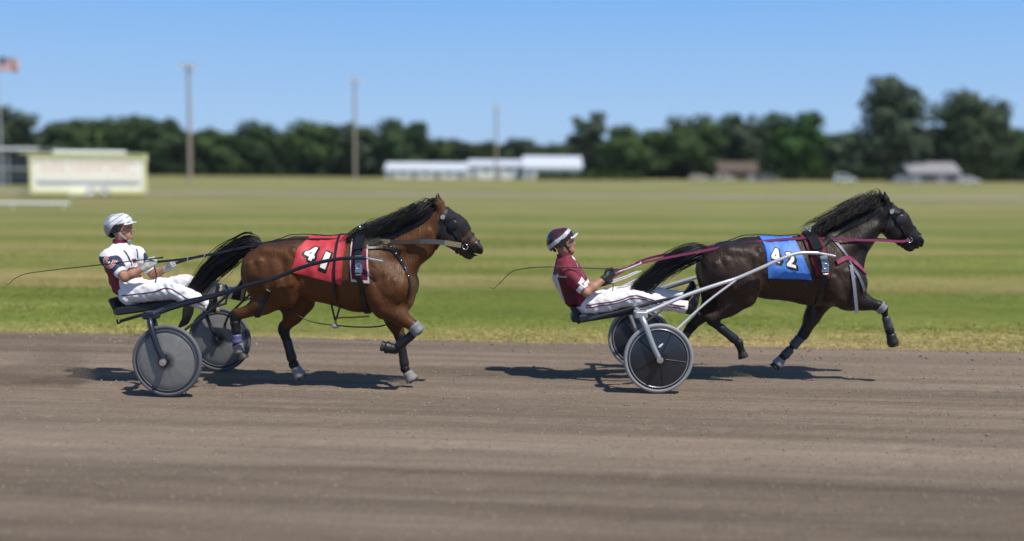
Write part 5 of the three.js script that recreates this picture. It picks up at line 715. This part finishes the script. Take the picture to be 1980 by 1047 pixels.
  for (const s of [1, -1]) { part(hm, 'ear_pad', [rbox(0.085, 0.085, 0.022, 0.01, 0, 0, 0).rotateZ(o.pitch + 0.15).translate(...hd(-0.015, -0.002, 0.094 * s))], std([0.012, 0.012, 0.014], 0.6)); part(hm, 'chin_strap', ribbon([[-0.02, 0.01, 0.098], [0.02, -0.05, 0.085], [0.05, -0.10, 0.062], [0.062, -0.137, 0.0]].map(([x, y, z]) => ({ p: V(...hd(x, y, z * s)), n: V(0.2, -0.3 - (z ? 0 : 1), z ? s : 0).normalize() })), 0.018, 0.003), std(o.strap, 0.6)); }
  part(hm, 'chin_cup', new THREE.SphereGeometry(0.024, 14, 10).scale(1.1, 0.5, 1.2).rotateZ(o.pitch + 0.3).translate(...hd(0.075, -0.133, 0)), std(o.strap, 0.5)); part(hm, 'nape_pad', rbox(0.03, 0.075, 0.12, 0.012).rotateZ(o.pitch + 0.5).translate(...hd(-0.105, -0.055, 0)), std([0.012, 0.012, 0.014], 0.7));
  part(root, 'sunglasses', [new THREE.CylinderGeometry(0.078, 0.074, 0.036, 28, 1, true, Math.PI / 2 - 1.15, 2.3).scale(1.32, 1, 1).rotateZ(o.pitch).translate(...hd(0.008, 0.006, 0)), ...[1, -1].map(s => rod(hd(0.05, 0.012, 0.073 * s), hd(-0.01, 0.012, 0.083 * s), 0.0035, 0.003, 6))], std([0.008, 0.008, 0.01], 0.12, 0, { side: THREE.DoubleSide }));
  // printed patches
  for (const [name, c, dir, up, w, h, tex, label] of o.patches || []) { const D = V(...dir).normalize(), U = V(...up).addScaledVector(D, -V(...up).dot(D)).normalize(), R = U.clone().cross(D).normalize(), rows = []; for (let i = 0; i <= 16; i++) { const row = []; for (let j = 0; j <= 16; j++) row.push(S.hit(V(...Q(c)).addScaledVector(R, (j / 16 - 0.5) * w).addScaledVector(U, (i / 16 - 0.5) * h), D, 0.2, 0.003)); rows.push(row); } part(root, name, sheet(rows, 0.002), new THREE.MeshStandardMaterial({ map: tex, alphaTest: 0.5, transparent: false, roughness: 0.65 }), label); }
  return root;
}
const horseshoe = canvasTex(256, 256, (c, W) => {
  c.clearRect(0, 0, W, W); c.fillStyle = 'rgba(0,0,0,0)';
  const shoe = (w, col) => { c.strokeStyle = col; c.lineWidth = w; c.lineCap = 'butt'; c.beginPath(); c.moveTo(60, 36); c.bezierCurveTo(30, 130, 50, 214, 128, 214); c.bezierCurveTo(206, 214, 226, 130, 196, 36); c.stroke(); };
  shoe(74, '#ecd9d2'); shoe(56, '#c2766c'); shoe(30, '#a8202c'); c.lineWidth = 30; shoe(10, '#e9dcd8');
  c.fillStyle = '#dfeaf8'; c.beginPath(); for (let i = 0; i < 10; i++) { const a = -Math.PI / 2 + i * Math.PI / 5, r = i % 2 ? 17 : 42; c.lineTo(128 + Math.cos(a) * r, 128 + Math.sin(a) * r); } c.fill();
});
const diamond = canvasTex(256, 256, (c) => { c.clearRect(0, 0, 256, 256); c.fillStyle = '#f3f3f5'; c.beginPath(); c.moveTo(96, 4); c.lineTo(236, 92); c.lineTo(196, 250); c.lineTo(28, 170); c.fill(); c.strokeStyle = '#8a1c34'; c.lineWidth = 16; c.beginPath(); c.moveTo(96, 70); c.lineTo(160, 108); c.lineTo(124, 150); c.lineTo(176, 180); c.moveTo(104, 150); c.lineTo(150, 196); c.stroke(); });
const lozenge = canvasTex(64, 64, (c) => { c.clearRect(0, 0, 64, 64); c.fillStyle = '#d8d2d6'; c.beginPath(); c.moveTo(38, 2); c.lineTo(58, 34); c.lineTo(28, 62); c.lineTo(8, 30); c.fill(); });
const WJ = [0.78, 0.78, 0.80], MJ = [0.205, 0.018, 0.040], NJ = [0.030, 0.042, 0.085], BJ = [0.012, 0.012, 0.016];
const dl = {
  label: 'driver in white, navy and maroon jersey with a silver white helmet, leaning back holding reins', pitch: 0.12,
  J: { head: [-0.755, 1.525, 0], neck: [-0.765, 1.36, 0], chest: [-0.765, 1.17, 0], waist: [-0.715, 0.98, 0], pelvis: [-0.635, 0.875, 0], shN: [-0.80, 1.235, 0.185], elN: [-0.60, 1.045, 0.26], wrN: [-0.405, 1.155, 0.20], haN: [-0.33, 1.215, 0.17], shF: [-0.68, 1.24, -0.185], elF: [-0.54, 1.03, -0.26], wrF: [-0.325, 1.12, -0.16], haF: [-0.24, 1.17, -0.13], hipN: [-0.62, 0.865, 0.095], knN: [-0.185, 0.925, 0.14], anN: [0.22, 0.765, 0.15], heN: [0.285, 0.735, 0.155], toN: [0.325, 0.965, 0.165], hipF: [-0.62, 0.865, -0.095], knF: [-0.15, 0.965, -0.14], anF: [0.37, 0.86, -0.15], heF: [0.425, 0.825, -0.155], toF: [0.45, 0.985, -0.17] },
  sleeve: 0.80, collar: [0.17, 0.016, 0.035], piping: [0.0], pipeC: [0.12, 0.012, 0.05], boot: [0.012, 0.012, 0.014], sole: [0.50, 0.40, 0.24], glove: [0.42, 0.42, 0.40], gloveR: 1.08, visor: [0.84, 0.84, 0.85], visorDrop: 0.18, strap: [0.6, 0.6, 0.62], vents: true,
  helmet: (u, v, z) => { const l = Math.sin(v * 115 - u * 62 + z * 16 + 2); let c = u < -0.06 ? [0.34, 0.35, 0.38] : [0.78, 0.78, 0.80]; c = mix3(c, [0.5, 0.51, 0.55], sstep(0.0, -0.1, u) * 0.6); if (l > 0.87 && v > 0.03) c = [0.22, 0.22, 0.25]; if (v < 0.042) c = mix3(c, [0.14, 0.14, 0.17], 0.5); return c; },
  jersey: (x, y, z, [t, r], J, nx) => { if (r < 0.088 && t > 0.02 && Math.abs(z) > 0.15) { if (t > 0.66) return WJ; return t > 0.64 ? BJ : NJ; } const h = (y - J.waist[1]) / (J.neck[1] - J.waist[1]), front = x - lerp(J.waist[0], J.neck[0], h); if (front < -0.05 + 0.05 * h && h < 0.72) return h < 0.42 && front < -0.02 ? MJ : mix3(NJ, BJ, 0.4); if (h > 0.45) { const yoke = Math.abs(z) - (0.075 + 0.06 * (h - 0.45)); if (front > 0.03 && h < 0.86 && Math.abs(yoke) < 0.011) return NJ; if (h > 0.5 && h < 0.62 && Math.abs(z) < 0.05 && front > 0.05) return MJ; return WJ; } if (front > 0.07 && h > 0.12 && h < 0.4) return Math.abs(z) < 0.12 ? MJ : WJ; return front > 0.02 ? WJ : MJ; },
  patches: [['sleeve_emblem', [-0.745, 1.185, 0.19], [-0.12, 0.12, 1], [0.42, 0.9, 0], 0.135, 0.125, horseshoe, 'horseshoe emblem with a star']],
};
driver('left', dl);
const dr = {
  label: 'driver in a maroon jersey and maroon helmet with a white band, leaning back holding reins', pitch: 0.16,
  J: { head: [-0.905, 1.40, 0], neck: [-0.885, 1.235, 0], chest: [-0.855, 1.045, 0], waist: [-0.765, 0.865, 0], pelvis: [-0.645, 0.765, 0], shN: [-0.865, 1.11, 0.18], elN: [-0.675, 0.90, 0.265], wrN: [-0.465, 1.06, 0.185], haN: [-0.395, 1.105, 0.155], shF: [-0.80, 1.12, -0.18], elF: [-0.62, 0.90, -0.25], wrF: [-0.475, 0.965, -0.13], haF: [-0.40, 1.0, -0.105], hipN: [-0.625, 0.755, 0.10], knN: [-0.185, 0.835, 0.135], anN: [0.375, 0.735, 0.14], heN: [0.425, 0.70, 0.145], toN: [0.475, 0.905, 0.155], hipF: [-0.625, 0.755, -0.10], knF: [-0.16, 0.875, -0.135], anF: [0.385, 0.81, -0.145], heF: [0.435, 0.775, -0.15], toF: [0.475, 0.96, -0.16] },
  sleeve: 0.86, collar: [0.17, 0.016, 0.035], piping: [0.014, -0.010], pipeC: [0.13, 0.015, 0.04], boot: [0.010, 0.011, 0.014], sole: [0.03, 0.03, 0.034], glove: [0.012, 0.012, 0.014], gloveR: 1.1, visor: [0.86, 0.86, 0.86], visorDrop: -0.14, strap: [0.02, 0.02, 0.02], vents: false,
  helmet: (u, v, z) => { const w = v - (0.055 + 0.62 * u + 1.4 * u * u - 0.35 * Math.max(0, -u - 0.08)), a = Math.abs(w); let c = w > 0 ? [0.060, 0.016, 0.026] : [0.035, 0.013, 0.02]; if (u < -0.10) c = mix3(c, [0.02, 0.02, 0.022], 0.7); if (a < 0.021) { c = [0.55, 0.57, 0.60]; const d = ((u + 0.2) % 0.045) - 0.022; if (Math.hypot(d, w) < 0.006) c = [0.12, 0.13, 0.16]; } else if (a < 0.028) c = [0.16, 0.15, 0.16]; return c; },
  jersey: (x, y, z, [t, r], J, nx) => { if (r < 0.088 && t > 0.02 && Math.abs(z) > 0.14) { if (t > 0.70) return WJ; if (t > 0.68) return BJ; return MJ; } const h = (y - J.waist[1]) / (J.neck[1] - J.waist[1]), front = x - lerp(J.waist[0], J.neck[0], h); if (front < -0.142 && h < 0.5) return [0.6, 0.6, 0.62]; if (h < 0.5 && front < -0.01) return [0.085, 0.010, 0.018]; if (Math.abs(h - 0.52) < 0.02 && front < -0.02) return [0.5, 0.45, 0.46]; if (front > 0.08 && Math.abs(z) < 0.035) return WJ; return MJ; },
  patches: [['sleeve_patch', [-0.735, 1.0, 0.20], [0.25, 0.1, 1], [0.3, 0.9, 0], 0.13, 0.125, diamond, 'white diamond patch'], ['shoulder_patch', [-0.93, 1.06, 0.05], [-0.35, 0, 1], [0.1, 1, 0], 0.05, 0.075, lozenge, 'small pale diamond patch']],
};
driver('right', dr);

// ---------------------------------------------------------------- reins and whips
function reins(side, label, h, o) {
  const T = TEAM[side], t = thing('driving_reins', label, 'reins', T.pos, T.turn);
  for (const [s, g] of [[1, o.gripN], [-1, o.gripF]]) {
    const p = o.path.map(([x, y, z]) => [x, y + Y0, z * s]), c = new THREE.CatmullRomCurve3([V(...g), ...p.map(q => V(...q))], false, 'centripetal');
    for (const [name, a, b, w, m] of o.pieces) { const out = []; for (let i = 0; i <= 40; i++) { const q = c.getPointAt(lerp(a, b, i / 40)); out.push({ p: q, n: V(0, 0.15, s).normalize() }); } part(t, name, ribbon(out, w, 0.004), m); }
    for (const a of o.buckles) { const q = c.getPointAt(a); part(t, 'buckle', rbox(0.012, 0.045, 0.016, 0.004).rotateZ(-0.3).translate(q.x, q.y, q.z), CHROME); }
    const tail = [V(...g).toArray(), [g[0] + 0.03, g[1] - 0.12, g[2] - 0.01 * s], [g[0] + 0.025, g[1] - 0.23, g[2]], [g[0] + 0.05, g[1] - 0.27, g[2]]]; if (s > 0) part(t, 'rein_end', [tube(tail, 0.006, 12, 6)], o.pieces[0][4]);
    for (const q of o.holds || []) part(t, 'hand_hold', [tube([[g[0] + 0.02, g[1] + q[0], g[2]], [g[0] + 0.16, g[1] + q[1], g[2] + 0.01], [g[0] + 0.31, g[1] + q[2], g[2] + 0.01 * s]], 0.0075, 12, 6)], std([0.75, 0.75, 0.74], 0.45));
  }
}
reins('left', 'black and tan driving reins from the driver in white to the bay horse', bay, {
  gripN: dl.gripN, gripF: dl.gripF, path: [[-0.007, 1.235, 0.14], [0.195, 1.272, 0.13], [0.95, 1.425, 0.115], [1.70, 1.44, 0.10], [2.14, 1.428, 0.155], [2.45, 1.44, 0.15], [2.755, 1.40, 0.088]], buckles: [0.115, 0.17],
  pieces: [['rein', 0, 0.64, 0.024, LEATHER], ['rein_grip', 0.64, 0.77, 0.046, std([0.20, 0.175, 0.095], 0.7)], ['rein', 0.77, 0.865, 0.04, std([0.055, 0.033, 0.025], 0.6)], ['rein', 0.865, 0.94, 0.046, std([0.06, 0.064, 0.075], 0.5)], ['rein_end_grip', 0.94, 0.992, 0.05, std([0.19, 0.165, 0.10], 0.7)]],
});
const PINK = std([0.24, 0.035, 0.10], 0.42);
reins('right', 'maroon driving reins from the driver in maroon to the dark horse', dark, {
  gripN: dr.gripN, gripF: dr.gripF, path: [[-0.052, 1.205, 0.13], [0.472, 1.315, 0.15], [0.95, 1.405, 0.15], [1.59, 1.46, 0.11], [2.05, 1.447, 0.17], [2.35, 1.442, 0.15], [2.60, 1.43, 0.09], [2.68, 1.445, 0.088]], buckles: [0.10], pieces: [['rein', 0, 1, 0.024, PINK]], holds: [[-0.01, 0.04, 0.10], [-0.10, -0.05, 0.02]],
});
function whip(side, label, pts, m) { const T = TEAM[side], t = thing('whip', label, 'whip', T.pos, T.turn), p = pts.map(Q); part(t, 'handle', [tube([p[0], mix3(p[0], p[1], 0.35)], 0.009, 6, 8, 0.007)], LEATHER); part(t, 'shaft', [tube([mix3(p[0], p[1], 0.3), ...p.slice(1)], 0.0062, 30, 6, 0.0035)], m); const e = p[p.length - 1], f = p[p.length - 2]; part(t, 'lash', [tube([e, [e[0] - 0.06, e[1] - 0.05, e[2]], [e[0] - 0.10, e[1] - 0.03, e[2] + 0.02]], 0.003, 8, 5, 0.002)], LEATHER); }
whip('left', 'thin black whip held by the driver in white, pointing back', [[-0.25, 1.245, 0.17], [-0.42, 1.225, 0.22], [-0.926, 1.163, 0.30], [-1.40, 1.105, 0.30], [-1.66, 1.06, 0.28], [-1.76, 1.01, 0.27]], LEATHER);
whip('right', 'thin black whip held by the driver in maroon, pointing back', [[-0.34, 1.13, 0.155], [-0.55, 1.145, 0.22], [-1.0, 1.165, 0.30], [-1.25, 1.155, 0.30], [-1.43, 1.115, 0.28], [-1.56, 0.99, 0.26]], LEATHER);

renderer.setSize(1024, 541);
renderer.render(scene, camera);
